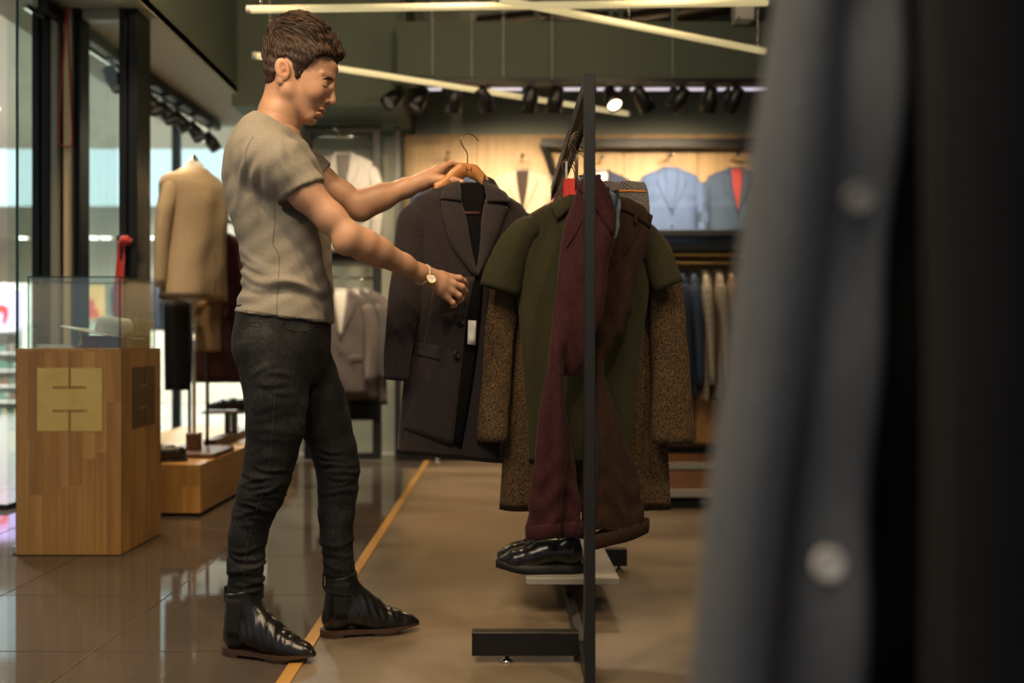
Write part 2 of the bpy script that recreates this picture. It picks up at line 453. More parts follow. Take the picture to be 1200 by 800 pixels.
# ================================================================== implicit surfaces for the figure, shoes and soft things
class Field:
    def __init__(s, lo, hi, h):
        s.lo = np.array(lo, float); s.h = h
        s.n = np.ceil((np.array(hi, float) - s.lo) / h).astype(int) + 1
        s.g = np.full(s.n, 0.3, np.float32)
        s.ax = [(s.lo[i] + np.arange(s.n[i]) * h).astype(np.float32) for i in range(3)]
    def _win(s, lo, hi):
        a = np.clip(np.floor((np.array(lo) - s.lo) / s.h).astype(int), 0, s.n)
        b = np.clip(np.ceil((np.array(hi) - s.lo) / s.h).astype(int) + 1, 0, s.n)
        sl = tuple(slice(x, y) for x, y in zip(a, b))
        X = s.ax[0][sl[0]][:, None, None]; Y = s.ax[1][sl[1]][None, :, None]; Z = s.ax[2][sl[2]][None, None, :]
        return sl, X, Y, Z
    def put(s, fn, lo, hi, k=.01, op='add'):
        m = k + 4 * s.h
        sl, X, Y, Z = s._win(np.array(lo) - m, np.array(hi) + m)
        a = s.g[sl]
        if a.size == 0: return s
        d = np.broadcast_to(fn(X, Y, Z), a.shape)
        if op == 'add':
            t = np.clip(.5 + .5 * (a - d) / k, 0, 1)
            s.g[sl] = a * (1 - t) + d * t - k * t * (1 - t)
        else:                       # smooth subtraction
            t = np.clip(.5 - .5 * (a + d) / k, 0, 1)
            s.g[sl] = a * (1 - t) - d * t + k * t * (1 - t)
        return s
    def cone(s, a, b, ra, rb, k=.01, op='add', flat=None):
        a = np.array(a, float); b = np.array(b, float); ab = b - a; L2 = max(float(ab @ ab), 1e-12)
        r = max(ra, rb) * (1.0 if flat is None else max(1.0, flat[1]))
        def fn(X, Y, Z):
            px, py, pz = X - a[0], Y - a[1], Z - a[2]
            t = np.clip((px * ab[0] + py * ab[1] + pz * ab[2]) / L2, 0, 1)
            qx, qy, qz = px - t * ab[0], py - t * ab[1], pz - t * ab[2]
            if flat is not None:
                u = np.array(flat[0], float); u = u / np.linalg.norm(u); e = 1 / flat[1] - 1
                dd = (qx * u[0] + qy * u[1] + qz * u[2]) * e
                qx, qy, qz = qx + dd * u[0], qy + dd * u[1], qz + dd * u[2]
            return np.sqrt(qx * qx + qy * qy + qz * qz) - (ra + (rb - ra) * t)
        return s.put(fn, np.minimum(a, b) - r, np.maximum(a, b) + r, k, op)
    def chain(s, pts, k=.01, flat=None):
        for (p, ra), (q, rb) in zip(pts[:-1], pts[1:]): s.cone(p, q, ra, rb, k, flat=flat)
        return s
    def ell(s, c, r, k=.01, op='add', R=None):
        c = np.array(c, float); r = np.array(r, float); m = r.max()
        def fn(X, Y, Z):
            x, y, z = X - c[0], Y - c[1], Z - c[2]
            if R is not None:
                x, y, z = (R[0][0]*x + R[1][0]*y + R[2][0]*z), (R[0][1]*x + R[1][1]*y + R[2][1]*z), (R[0][2]*x + R[1][2]*y + R[2][2]*z)
            k0 = np.sqrt((x/r[0])**2 + (y/r[1])**2 + (z/r[2])**2)
            k1 = np.sqrt((x/r[0]**2)**2 + (y/r[1]**2)**2 + (z/r[2]**2)**2)
            return k0 * (k0 - 1) / np.maximum(k1, 1e-6)
        return s.put(fn, c - m, c + m, k, op)
    def column(s, zs, cx, rx, cy, ry, k=.01, n=2.2):
        """a trunk described by centre and half-widths at given heights"""
        o = np.argsort(zs); zs = np.array(zs)[o]; cx = np.array(cx)[o]; rx = np.array(rx)[o]; cy = np.array(cy)[o]; ry = np.array(ry)[o]
        def fn(X, Y, Z):
            a, b, c, d = (np.interp(Z, zs, q) for q in (cx, rx, cy, ry))
            q = (np.abs((X - a) / b) ** n + np.abs((Y - c) / d) ** n) ** (1 / n)
            e = (q - 1) * np.minimum(b, d)
            return np.maximum(e, np.maximum(zs[0] - Z, Z - zs[-1]))
        m = max(rx.max(), ry.max())
        return s.put(fn, (cx.min() - m, cy.min() - m, zs[0]), (cx.max() + m, cy.max() + m, zs[-1]), k)
    def cut(s, p, n):
        """keep the side the normal points away from"""
        p = np.array(p, float); n = np.array(n, float); n = n / np.linalg.norm(n)
        X = s.ax[0][:, None, None]; Y = s.ax[1][None, :, None]; Z = s.ax[2][None, None, :]
        s.g = np.maximum(s.g, ((X - p[0]) * n[0] + (Y - p[1]) * n[1] + (Z - p[2]) * n[2]).astype(np.float32))
        return s
    def clip(s, fn):
        X = s.ax[0][:, None, None]; Y = s.ax[1][None, :, None]; Z = s.ax[2][None, None, :]
        s.g = np.maximum(s.g, np.broadcast_to(fn(X, Y, Z), s.g.shape).astype(np.float32)); return s
    def mesh(s):
        g = np.pad(s.g, 1, constant_values=.3); lo = s.lo - s.h
        ins = g < 0
        nx, ny, nz = (k - 1 for k in g.shape)
        cs = [(i, j, k) for i in (0, 1) for j in (0, 1) for k in (0, 1)]
        cnt = np.zeros((nx, ny, nz), np.int8)
        for i, j, k in cs: cnt += ins[i:i+nx, j:j+ny, k:k+nz]
        act = np.argwhere((cnt > 0) & (cnt < 8))
        idx = np.full((nx, ny, nz), -1, np.int64); idx[tuple(act.T)] = np.arange(len(act))
        sm = np.zeros((len(act), 3)); num = np.zeros(len(act))
        for a in cs:
            for ax in range(3):
                if a[ax]: continue
                b = list(a); b[ax] = 1
                va = g[tuple((act + a).T)]; vb = g[tuple((act + b).T)]
                cr = (va < 0) != (vb < 0)
                t = np.where(cr, va / np.where(cr, va - vb, 1), 0)
                pt = np.tile(np.array(a, float), (len(act), 1)); pt[:, ax] += t
                sm += pt * cr[:, None]; num += cr
        V = lo + (act + sm / num[:, None]) * s.h
        F = []
        for ax in range(3):
            o1, o2 = (ax + 1) % 3, (ax + 2) % 3
            sh = list(g.shape); 
            s0 = [slice(None)] * 3; s1 = [slice(None)] * 3
            s0[ax] = slice(0, -1); s1[ax] = slice(1, None)
            A = ins[tuple(s0)]; B = ins[tuple(s1)]
            e = np.argwhere(A != B)
            e = e[(e[:, o1] > 0) & (e[:, o2] > 0) & (e[:, o1] < [nx, ny, nz][o1]) & (e[:, o2] < [nx, ny, nz][o2])]
            pos = A[tuple(e.T)]
            q = []
            for da, db in ((1, 1), (0, 1), (0, 0), (1, 0)):
                c = e.copy(); c[:, o1] -= da; c[:, o2] -= db
                q.append(idx[tuple(c.T)])
            q = np.stack(q, 1)
            q[~pos] = q[~pos][:, ::-1]
            F.append(q)
        F = np.concatenate(F); F = F[(F >= 0).all(1)]
        return V, F

def relax(V, F, it=2, lam=.5):
    """Laplacian smoothing on quads"""
    e = np.concatenate([F[:, [0, 1]], F[:, [1, 2]], F[:, [2, 3]], F[:, [3, 0]]])
    e = np.concatenate([e, e[:, ::-1]])
    n = np.bincount(e[:, 0], minlength=len(V)).astype(float)[:, None]
    for _ in range(it):
        a = np.stack([np.bincount(e[:, 0], V[e[:, 1], k], minlength=len(V)) for k in range(3)], 1) / np.maximum(n, 1)
        V = V + lam * (a - V)
    return V

def vnormals(V, F):
    n = np.cross(V[F[:, 2]] - V[F[:, 0]], V[F[:, 3]] - V[F[:, 1]])
    N = np.zeros_like(V)
    for k in range(4):
        for c in range(3): N[:, c] += np.bincount(F[:, k], n[:, c], minlength=len(V))
    return N / np.maximum(np.linalg.norm(N, axis=1, keepdims=True), 1e-9)

def np_mesh(name, V, F, mat, parent=None, smooth=True, col=None):
    """numpy quads -> one mesh object in its parent's space"""
    off = root_of(parent) if parent is not None else Vector((0, 0, 0))
    V = V - np.array(off)
    me = bpy.data.meshes.new(name)
    me.vertices.add(len(V)); me.vertices.foreach_set('co', V.astype(np.float32).ravel())
    me.loops.add(F.size); me.loops.foreach_set('vertex_index', F.astype(np.int32).ravel())
    me.polygons.add(len(F)); me.polygons.foreach_set('loop_start', np.arange(0, F.size, F.shape[1], dtype=np.int32))
    if smooth: me.polygons.foreach_set('use_smooth', np.ones(len(F), bool))
    me.update(calc_edges=True); me.validate()
    if col is not None:
        at = me.color_attributes.new('tone', 'FLOAT_COLOR', 'POINT')
        at.data.foreach_set('color', np.concatenate([col, np.ones((len(V), 1))], 1).astype(np.float32).ravel())
    return link_mesh(name, me, mat, parent)

def poly_sdf(X, Y, poly):
    """signed distance to a 2-D polygon (negative inside)"""
    d = np.full(np.broadcast(X, Y).shape, 1e9); sg = np.ones_like(d)
    n = len(poly)
    for i in range(n):
        ax, ay = poly[i]; bx_, by_ = poly[i - 1]
        ex, ey = bx_ - ax, by_ - ay; wx, wy = X - ax, Y - ay
        t = np.clip((wx*ex + wy*ey) / (ex*ex + ey*ey), 0, 1)
        d = np.minimum(d, (wx - ex*t)**2 + (wy - ey*t)**2)
        c1 = Y >= ay; c2 = Y < by_; c3 = ex*wy > ey*wx
        fl = (c1 & c2 & c3) | (~c1 & ~c2 & ~c3)
        sg = np.where(fl, -sg, sg)
    return sg * np.sqrt(d)

def hit_from_eye(bvh, px, py, off=Vector((0, 0, 0)), lift=.001):
    """point where the line of sight through a photo pixel meets a surface (in world space)"""
    o = Vector((0, 0, CAMZ)); d = (P(px, py, 1.0) - o).normalized()
    h = bvh.ray_cast(o - off, d)
    if h[0] is None: return None
    return h[0] + off - d * lift
# ================================================================== the man
def attr_mat(name, rough=.5, sss=0.0, noise=0.0, nscale=60, spec=.4, bump=0.0):
    m, nt, b = nodes_of(name)
    a = nt.nodes.new('ShaderNodeAttribute'); a.attribute_name = 'tone'
    col = a.outputs['Color']
    if noise:
        f, _ = _noise(nt, nscale, 4)
        mr = nt.nodes.new('ShaderNodeMapRange'); mr.inputs['To Min'].default_value = 1 - noise; mr.inputs['To Max'].default_value = 1 + noise
        nt.links.new(f, mr.inputs['Value'])
        hs = nt.nodes.new('ShaderNodeHueSaturation'); nt.links.new(col, hs.inputs['Color']); nt.links.new(mr.outputs[0], hs.inputs['Value'])
        col = hs.outputs[0]
        if bump: _bump(nt, b, f, bump, .001)
    nt.links.new(col, b.inputs['Base Color'])
    b.inputs['Roughness'].default_value = rough
    b.inputs['Specular IOR Level'].default_value = spec
    if sss:
        b.inputs['Subsurface Weight'].default_value = sss
        b.inputs['Subsurface Radius'].default_value = (.012, .005, .003)
        b.inputs['Subsurface Scale'].default_value = .6
    return m
attr_mat('skin', .48, .12, .10, 45, .4, .05)
fabric('tee_grey', (.215, .190, .148), (.345, .312, .25), 260, .25, .9, .04, stretch=(1, 1, 2.4), detail=4)
fabric('tee_seam', (.15, .13, .10), (.22, .19, .15), 300, .2)
m_, nt_, b_ = nodes_of('black_denim')
f1, vec1 = _noise(nt_, 7, 4); f2, vec2 = _noise(nt_, 330, 2, (1, 1, .25))
mx_ = nt_.nodes.new('ShaderNodeMath'); mx_.operation = 'MULTIPLY_ADD'; mx_.inputs[1].default_value = .55
nt_.links.new(f2, mx_.inputs[0]); nt_.links.new(f1, mx_.inputs[2])
nt_.links.new(_ramp(nt_, mx_.outputs[0], [(.0068, .0071, .0078), (.0155, .016, .0168), (.046, .046, .046)], [.55, .80, 1.10]), b_.inputs['Base Color'])
b_.inputs['Roughness'].default_value = .85; b_.inputs['Specular IOR Level'].default_value = .2
_bump(nt_, b_, f2, .35, .001)
fabric('denim_thread', (.020, .019, .018), (.038, .036, .033), 200, .2)
mottled('boot_leather', [(.006, .006, .006), (.014, .013, .012)], 18, .24, bump=.08)
plain('boot_elastic', (.005, .005, .005), .9)
plain('boot_sole', (.060, .030, .016), .55)
mottled('hair_brown', [(.012, .006, .003), (.028, .013, .006), (.045, .022, .010)], 60, .6, bump=.3, stretch=(1, 1, .4))
plain('hair_strand', (.080, .036, .014), .55)
plain('hair_strand_dark', (.012, .006, .003), .6)
plain('eye_white', (.62, .58, .54), .2)
plain('eye_dark', (.012, .008, .006), .15)

FOOT_C = Vector((-.60, 2.70, 0))
man = thing('person', FOOT_C, 'person in grey T-shirt and black jeans reaching out to a dark overcoat on a hanger', 'person')

HY0 = 2.70; HS = HY0 / FPX
def H(u, v, w=0.0):
    p = P(u, v, HY0); return (p.x, p.y + w * HS, p.z)
def hr(*r): return tuple(x * HS for x in r)
def rot_y(deg):
    return [list(r) for r in Matrix.Rotation(math.radians(deg), 3, 'Y')]

# ---- head and neck (sizes in photo pixels at the man's distance)
hd = Field(H(296, 200, -48)[:2] + (PZ(205, HY0),), (PX(404, HY0), HY0 + 48 * HS, PZ(14, HY0)), .0024)
hd.ell(H(350, 68), hr(38.5, 30.5, 43), .01, R=rot_y(-12))
hd.ell(H(364, 97), hr(29, 25.5, 40), .02, R=rot_y(20))
hd.cone(H(368, 74), H(391, 80), 17*HS, 4*HS, .02, flat=((0, 1, 0), 2.0))
for w in (-1, 1):
    hd.cone(H(342, 112, 19*w), H(362, 137, 7*w), 9.5*HS, 7*HS, .02)          # jaw
    hd.cone(H(342, 88, 24*w), H(342, 112, 20*w), 7*HS, 8*HS, .02)
    hd.ell(H(372, 110, 15*w), hr(11, 8, 11), .012)                            # cheek
    hd.cone(H(388.5, 92.5, 5*w), H(381, 91.5, 19*w), 4.0*HS, 3.6*HS, .007)          # brow
    hd.ell(H(390, 100, 12*w), hr(6.0, 6.5, 5.0), .008, 'sub')               # eye socket
    hd.ell(H(382, 100.5, 12.5*w), hr(5.0, 6.5, 5.0), .006)                    # lids
hd.cone(H(360, 136), H(364, 138), 9*HS, 8*HS, .016)                           # chin
hd.cone(H(387, 95), H(390.2, 117.5), 3.1*HS, 3.9*HS, .006)                      # nose
hd.ell(H(389.3, 119), hr(4.4, 4.2, 4.0), .003)
for w in (-1, 1): hd.ell(H(382.5, 119.5, 4.8*w), hr(4.4, 3.0, 3.4), .003)
for w in (-1, 1): hd.ell(H(384.5, 123.2, 3.0*w), hr(2.0, 1.4, 1.2), .0015, 'sub')
hd.cone(H(378.5, 124), H(377, 127), 3.4*HS, 3.2*HS, .006, flat=((0, 1, 0), 2.2))
hd.ell(H(377.8, 129.3), hr(3.8, 8.5, 2.2), .0025)                             # upper lip
hd.ell(H(374.5, 134.2), hr(4.2, 7.5, 2.5), .0025)                             # lower lip
hd.cone(H(383, 131.4, -9), H(383, 131.4, 9), .7*HS, .7*HS, .001, 'sub')
hd.cone(H(370, 139.5, -6), H(370, 139.5, 6), 1.6*HS, 1.6*HS, .004, 'sub')
hd.cone(H(337, 98), H(326, 140), 24*HS, 22*HS, .02, flat=((0, 1, 0), .98))    # neck
hd.cone(H(327, 138), H(318, 178), 22.5*HS, 31*HS, .03, flat=((0, 1, 0), 1.25))
hd.cone(H(341, 112, -19), H(343, 160, -7), 5*HS, 4.5*HS, .012)                # neck tendons
hd.cone(H(341, 112, 19), H(343, 160, 7), 5*HS, 4.5*HS, .012)
for w in (-1, 1):                                                              # ears
    E = rot_y(-14)
    hd.ell(H(338.5, 90.5, 31*w), hr(8.6, 3.2, 13.2), .004, R=E)
    hd.ell(H(336.0, 103, 29.5*w), hr(4.6, 3.0, 5), .003)
    hd.ell(H(340.2, 90, 35*w), hr(5.0, 3.2, 8.6), .002, 'sub', R=E)
    hd.ell(H(341.5, 94, 33*w), hr(3.2, 3.0, 3.0), .002, 'sub')
    hd.cone(H(344.2, 86.5, 31*w), H(345, 97, 31*w), 2.0*HS, 2.2*HS, .002)
Vh, Fh = hd.mesh(); Vh = relax(Vh, Fh, 1)

# ---- arms with hands
NS = P(316, 184, 2.515); NE = P(411, 279, 2.54); NW = P(498, 322.5, 2.745)
def arm(field, a_, e_, w_, k=.02):
    ln = lambda p, q, t: tuple(Vector(p).lerp(Vector(q), t))
    up = (0, 1, 0)
    field.chain([(ln(a_, e_, 0), .048), (ln(a_, e_, .25), .047), (ln(a_, e_, .45), .0475), (ln(a_, e_, .75), .0415), (ln(a_, e_, .97), .039)], k)
    field.chain([(ln(e_, w_, -.03), .0385), (ln(e_, w_, .16), .0435), (ln(e_, w_, .34), .0415), (ln(e_, w_, .7), .030), (ln(e_, w_, .93), .0255), (ln(e_, w_, 1.04), .0255)], k)
def bounds(pts, m):
    a = np.array([tuple(p) for p in pts]); return a.min(0) - m, a.max(0) + m

near_pts = [NS, NE, NW, P(552, 366, 2.880), P(528, 318, 2.740)]
na = Field(*bounds(near_pts, .085), .0030)
arm(na, NS, NE, NW)
na.ell(tuple(P(404, 287, 2.527)), (.026, .026, .026), .03)                     # elbow point
knu = {'i': P(529, 325, 2.792), 'm': P(532, 333, 2.780), 'r': P(529.5, 341, 2.778), 'p': P(524.5, 348.5, 2.780)}
wr = P(503, 324.5, 2.752)
for kk, r0, r1 in (('i', .020, .0125), ('m', .0215, .0130), ('r', .0205, .0125), ('p', .0185, .0115)):
    st = wr + Vector((0, 0, {'i': .008, 'm': .003, 'r': -.004, 'p': -.010}[kk]))
    na.cone(tuple(st), tuple(st.lerp(knu[kk], .55)), r0, r1 + .003, .012)
    na.cone(tuple(st.lerp(knu[kk], .55)), tuple(knu[kk]), r1 + .003, r1, .010)
fing = [  # knuckle, middle joint, last joint, tip
    (knu['i'], P(538.5, 326, 2.802), P(543.5, 329, 2.817), P(546, 332.5, 2.832), .0105),
    (knu['m'], P(541.5, 336, 2.792), P(545, 341, 2.810), P(543.5, 346.5, 2.828), .0108),
    (knu['r'], P(538, 346, 2.788), P(540.5, 350.5, 2.805), P(537.5, 353.5, 2.822), .0102),
    (knu['p'], P(530.5, 354.5, 2.786), P(533, 358, 2.800), P(530, 359, 2.815), .0090)]
for a, b, c, d, r in fing:
    na.chain([(tuple(a), r * 1.08), (tuple(b), r), (tuple(c), r * .9), (tuple(d), r * .76)], .0028)
na.chain([(tuple(P(507, 329, 2.770)), .015), (tuple(P(519, 330, 2.810)), .014), (tuple(P(532, 333, 2.837)), .0115), (tuple(P(541, 335.5, 2.846)), .0088)], .006)   # thumb, on the coat's side
Vn, Fn = na.mesh(); Vn = relax(Vn, Fn, 1)

FS_ = P(337, 186, 2.885); FE = P(420, 241, 2.93); FW = P(500, 211, 2.965)
far_pts = [FS_, FE, FW, P(552, 190, 3.05), P(545, 222, 2.94)]
fa = Field(*bounds(far_pts, .085), .0030)
arm(fa, FS_, FE, FW)
fa.ell(tuple(P(424, 250, 2.93)), (.024, .024, .024), .03)
wf = P(502, 209.5, 2.967)
fk = [P(521, 194.5, 2.985), P(520, 199, 2.995), P(518, 204, 3.002), P(515, 208.5, 3.006)]
for q, (k_, r) in enumerate(zip(fk, (.0125, .013, .0125, .0115))):
    st = wf + Vector((0, .003 * q, .010 - .006 * q))
    fa.cone(tuple(st), tuple(st.lerp(k_, .55)), .0195, r + .0035, .012)
    fa.cone(tuple(st.lerp(k_, .55)), tuple(k_), r + .0035, r, .010)
ff = [(fk[0], P(529, 191.5, 3.002), P(536, 193, 3.012), P(542, 196, 3.013), .0102),
      (fk[1], P(529, 197.5, 3.014), P(537, 199.5, 3.020), P(545, 202, 3.018), .0105),
      (fk[2], P(527, 204, 3.020), P(535, 206, 3.025), P(542, 208, 3.022), .0100),
      (fk[3], P(523, 210, 3.020), P(530, 212, 3.024), P(536, 213.5, 3.022), .0088)]
for a, b, c, d, r in ff:
    fa.chain([(tuple(a), r * 1.1), (tuple(b), r), (tuple(c), r * .9), (tuple(d), r * .78)], .0028)
fa.chain([(tuple(P(506, 211, 2.958)), .0175), (tuple(P(518, 210.5, 2.952)), .0155), (tuple(P(531, 211.3, 2.951)), .0125), (tuple(P(541.5, 213.3, 2.954)), .0092)], .007)  # thumb on the near face of the hanger
Vf, Ff = fa.mesh(); Vf = relax(Vf, Ff, 1)

# ---- trunk and legs under the clothes
tk = Field((-.92, 2.42, .08), (-.28, 2.98, 1.56), .012)
tk.column([PZ(y, 2.7) for y in (150, 215, 310, 400)], [PX(x, 2.7) for x in (322, 326, 338, 334)], [.07, .115, .105, .115], [2.7] * 4, [.10, .15, .13, .13], .03)
tk.chain([(tuple(P(326, 400, 2.63)), .075), (tuple(P(316, 555, 2.62)), .045), (tuple(P(290, 640, 2.64)), .036), (tuple(P(289, 725, 2.645)), .030)], .03)
tk.chain([(tuple(P(348, 400, 2.78)), .075), (tuple(P(392, 545, 2.80)), .045), (tuple(P(394, 620, 2.81)), .036), (tuple(P(399, 710, 2.815)), .030)], .03)
Vt, Ft = tk.mesh()

Vb = np.concatenate([Vh, Vn, Vf, Vt])
Fb = np.concatenate([Fh, Fn + len(Vh), Ff + len(Vh) + len(Vn), Ft + len(Vh) + len(Vn) + len(Vf)])
tone = np.tile(np.array([.50, .275, .165]), (len(Vb), 1))
def blob(c, r, col, amt):
    d = np.linalg.norm((Vb - np.array(c)) / np.array(r), axis=1)
    w = (np.clip(1.25 - d, 0, .6) / .6)[:, None] * amt
    tone[:] = tone * (1 - w) + np.array(col) * w
blob(H(378, 131.5), hr(5, 9, 5), (.40, .13, .095), .75)
for w in (-1, 1):
    blob(H(341, 92, 31*w), hr(7, 8, 10), (.46, .19, .11), .6)
    blob(H(378, 112, 16*w), hr(10, 9, 8), (.52, .23, .14), .5)
    blob(H(360, 128, 18*w), hr(22, 12, 14), (.40, .23, .145), .45)      # shaved beard
    blob(H(327, 108, 22*w), hr(12, 14, 16), (.36, .20, .12), .45)       # clipped hair at the nape
blob(H(388, 119), hr(5, 6, 5), (.52, .22, .14), .5)
for a, b, c, d, r in fing + ff: blob(tuple(d), (.014,) * 3, (.55, .24, .17), .6)
blob(tuple(P(541.5, 213, 2.955)), (.013,) * 3, (.55, .25, .17), .6)
body = np_mesh('body', Vb, Fb, M['skin'], man, True, tone)

# nails that show
plain('nail', (.60, .36, .27), .25)
c = P(541, 212.2, 2.945)
MB().lathe((0, 0, 0), [(.0005, 0), (.0055, .0006), (.0048, .0012), (.0004, .0016)], 10).build('thumb_nail', M['nail'], man, True, local=True)
nl = [o for o in man.children if o.name.startswith('thumb_nail')][0]
nl.location = c - FOOT_C; nl.rotation_euler = (math.radians(80), math.radians(-15), 0)

# eyes, brows
for w in (-1, 1):
    e = MB().lathe(Vector(H(381.8, 100.6, 12.5*w)), [(.0010, -.0110), (.0073, -.0085), (.0110, 0), (.0073, .0085), (.0010, .0110)], 16).build('eye', M['eye_white'], man, True)
bh_ = BVHTree.FromPolygons([Vector(v) for v in Vh], [tuple(f) for f in Fh])
def on_face(pts, n, rad, name, mat, lift):
    near = [hit_from_eye(bh_, q.x, q.y, lift=lift) for q in spline([(x, y, 0) for x, y in pts], n)]
    near = [q for q in near if q is not None]
    for sd in (0, 1):
        pl = near if sd == 0 else [Vector((q.x, 2 * HY0 - q.y, q.z)) for q in near]
        MB().tube(pl, [rad * (.35 + .65 * math.sin(math.pi * (i + .5) / len(pl))) for i in range(len(pl))], 6).build(name, M[mat], man, True)
on_face([(377.5, 93.5), (382, 91.8), (387, 92.4), (391, 94.5)], 12, .0030, 'eyebrow', 'hair_strand_dark', -.0006)
on_face([(377.0, 99.6), (380.5, 101.6), (385, 101.6)], 8, .0016, 'eyelash', 'eye_dark', .0)

# ---- hair
hp = [(313, 113), (310.5, 95), (309.5, 70), (313, 50), (322, 33), (334, 22), (347, 17), (364, 20), (380, 29), (392, 44), (401, 58), (403.5, 63), (398, 69), (391, 71.5), (385, 71),
      (377, 76), (369, 84), (360, 93), (356, 102), (351.5, 101), (351, 90), (349, 80), (343, 74.5), (335, 76), (330, 84), (329, 96), (325, 108), (318, 114)]
hf = Field(H(304, 118, -46)[:2] + (PZ(120, HY0),), (PX(409, HY0), HY0 + 46 * HS, PZ(10, HY0)), .0025)
hf.ell(H(351, 66), hr(41.5, 33.5, 47), .01, R=rot_y(-12))
hf.ell(H(354, 50), hr(42, 31, 33), .012, R=rot_y(18))
hf.cone(H(372, 46), H(397, 61), 20*HS, 8*HS, .02, flat=((0, 1, 0), 1.35))
hf.ell(H(326, 82), hr(16.5, 27, 31), .01)
hf.cone(H(352, 80, -27), H(354, 96, -25.5), 5*HS, 3.2*HS, .01); hf.cone(H(352, 80, 27), H(354, 96, 25.5), 5*HS, 3.2*HS, .01)
for w in (-1, 1):
    hf.ell(H(362, 72, 22*w), hr(21, 13.5, 17), .010, R=rot_y(20)); hf.ell(H(374, 70, 18*w), hr(17, 14, 12), .010)
def hclip(X, Y, Z):
    U = (X - PX(0, HY0)) / HS; Vv = HY + (CAMZ - Z) / HS
    return poly_sdf(U, Vv, hp) * HS
hf.clip(hclip)
Vq, Fq = hf.mesh(); Vq = relax(Vq, Fq, 2)
Nq = vnormals(Vq, Fq)
Uq = (Vq[:, 0] - PX(0, HY0)) / HS; Wq = HY + (CAMZ - Vq[:, 2]) / HS; Yq = (Vq[:, 1] - HY0) / HS
rid = np.sin(.55*Wq - .30*Uq + 2.2*np.sin(.11*Uq + .2*Yq)) * .5 + np.sin(.9*Yq + .23*Uq + 1.3*np.sin(.2*Wq)) * .5
Vq = Vq + Nq * (rid * .0036 * np.clip((105 - Wq) / 45, .15, 1))[:, None]
hair = np_mesh('hair', Vq, Fq, M['hair_brown'], man)
rng = random.Random(3)
bt = BVHTree.FromPolygons([Vector(v) for v in Vq], [tuple(f) for f in Fq])
locks = {'hair_strand': MB(), 'hair_strand_dark': MB()}
order = list(range(len(Vq))); rng.shuffle(order)
made = 0
for i in order:
    if made > 2200: break
    u, v, y = Uq[i], Wq[i], Yq[i]
    if poly_sdf(np.array([[u]]), np.array([[v]]), hp)[0, 0] > -1.0 and v > 66: continue
    if v > 100: continue
    # combed forward from the crown, down at the sides and the back
    top = max(0, min(1, (62 - v) / 30))
    dirv = Vector((1.0 * top + .25, .22 * (1 if y > 0 else -1) * (1 - top), -.25 * top - 1.0 * (1 - top)))
    if u < 328: dirv = Vector((-.05 if v < 60 else .12, .1 * rng.uniform(-1, 1), -1))
    dirv += Vector((rng.uniform(-.25, .25), rng.uniform(-.3, .3), rng.uniform(-.2, .2)))
    p = Vector(Vq[i]); n = Vector(Nq[i]); L = (rng.uniform(10, 22) if v < 60 else rng.uniform(5, 10)) * HS
    pts = []; q = p.copy()
    for s_ in range(5):
        hh = bt.find_nearest(q)
        if hh[0] is None: break
        lift = (.0004 + (.0026 + .0035 * (v < 44)) * math.sin(math.pi * min(1, s_ / 4 * .8 + .1)) * rng.uniform(.2, 1.3)) if v < 66 else .0006
        pts.append(hh[0] + hh[1] * lift)
        t = dirv - hh[1] * dirv.dot(hh[1]); t.normalize(); q = hh[0] + t * L / 4
    if len(pts) < 5: continue
    uu = (pts[-1].x - PX(0, HY0)) / HS; vv = HY + (CAMZ - pts[-1].z) / HS
    if poly_sdf(np.array([[uu]]), np.array([[vv]]), hp)[0, 0] > 2.0: continue
    r = rng.uniform(.0007, .0013)
    locks['hair_strand' if rng.random() < .55 else 'hair_strand_dark'].tube(pts, [r*.5, r, r, r*.8, r*.15], 4)
    made += 1
for k_, mb in locks.items():
    tag(mb.build('hair_strand', M[k_], hair, True), kind='stuff')

# ---- T-shirt
ts = Field((-.90, 2.38, .93), (-.40, 3.05, 1.62), .0050)
rowsT = [(128, 304, 340, .070), (138, 298, 344, .100), (147, 290.5, 348, .145), (158, 283, 353, .176), (168, 277, 360, .188), (180, 271.5, 367, .197), (195, 268, 374, .203), (215, 266.5, 380, .200),
         (240, 270, 383, .192), (265, 277, 385, .182), (290, 285.5, 386, .172), (315, 289.5, 387, .165), (340, 287, 388, .165), (365, 280, 389, .172), (395, 274, 390, .178)]
ts.column([PZ(r[0], 2.7) for r in rowsT], [(PX(r[1], 2.7) + PX(r[2], 2.7)) / 2 for r in rowsT], [(PX(r[2], 2.7) - PX(r[1], 2.7)) / 2 for r in rowsT], [2.70] * len(rowsT), [r[3] for r in rowsT], .01, 2.3)
SE = Vector(NS).lerp(NE, .40)
ts.chain([(tuple(P(311, 184, 2.525)), .076), (tuple(Vector(NS).lerp(NE, .10)), .076), (tuple(Vector(NS).lerp(NE, .5)), .063)], .035)
SF = Vector(FS_).lerp(FE, .46)
ts.chain([(tuple(P(332, 184, 2.875)), .074), (tuple(Vector(FS_).lerp(FE, .12)), .075), (tuple(Vector(FS_).lerp(FE, .6)), .063)], .035)
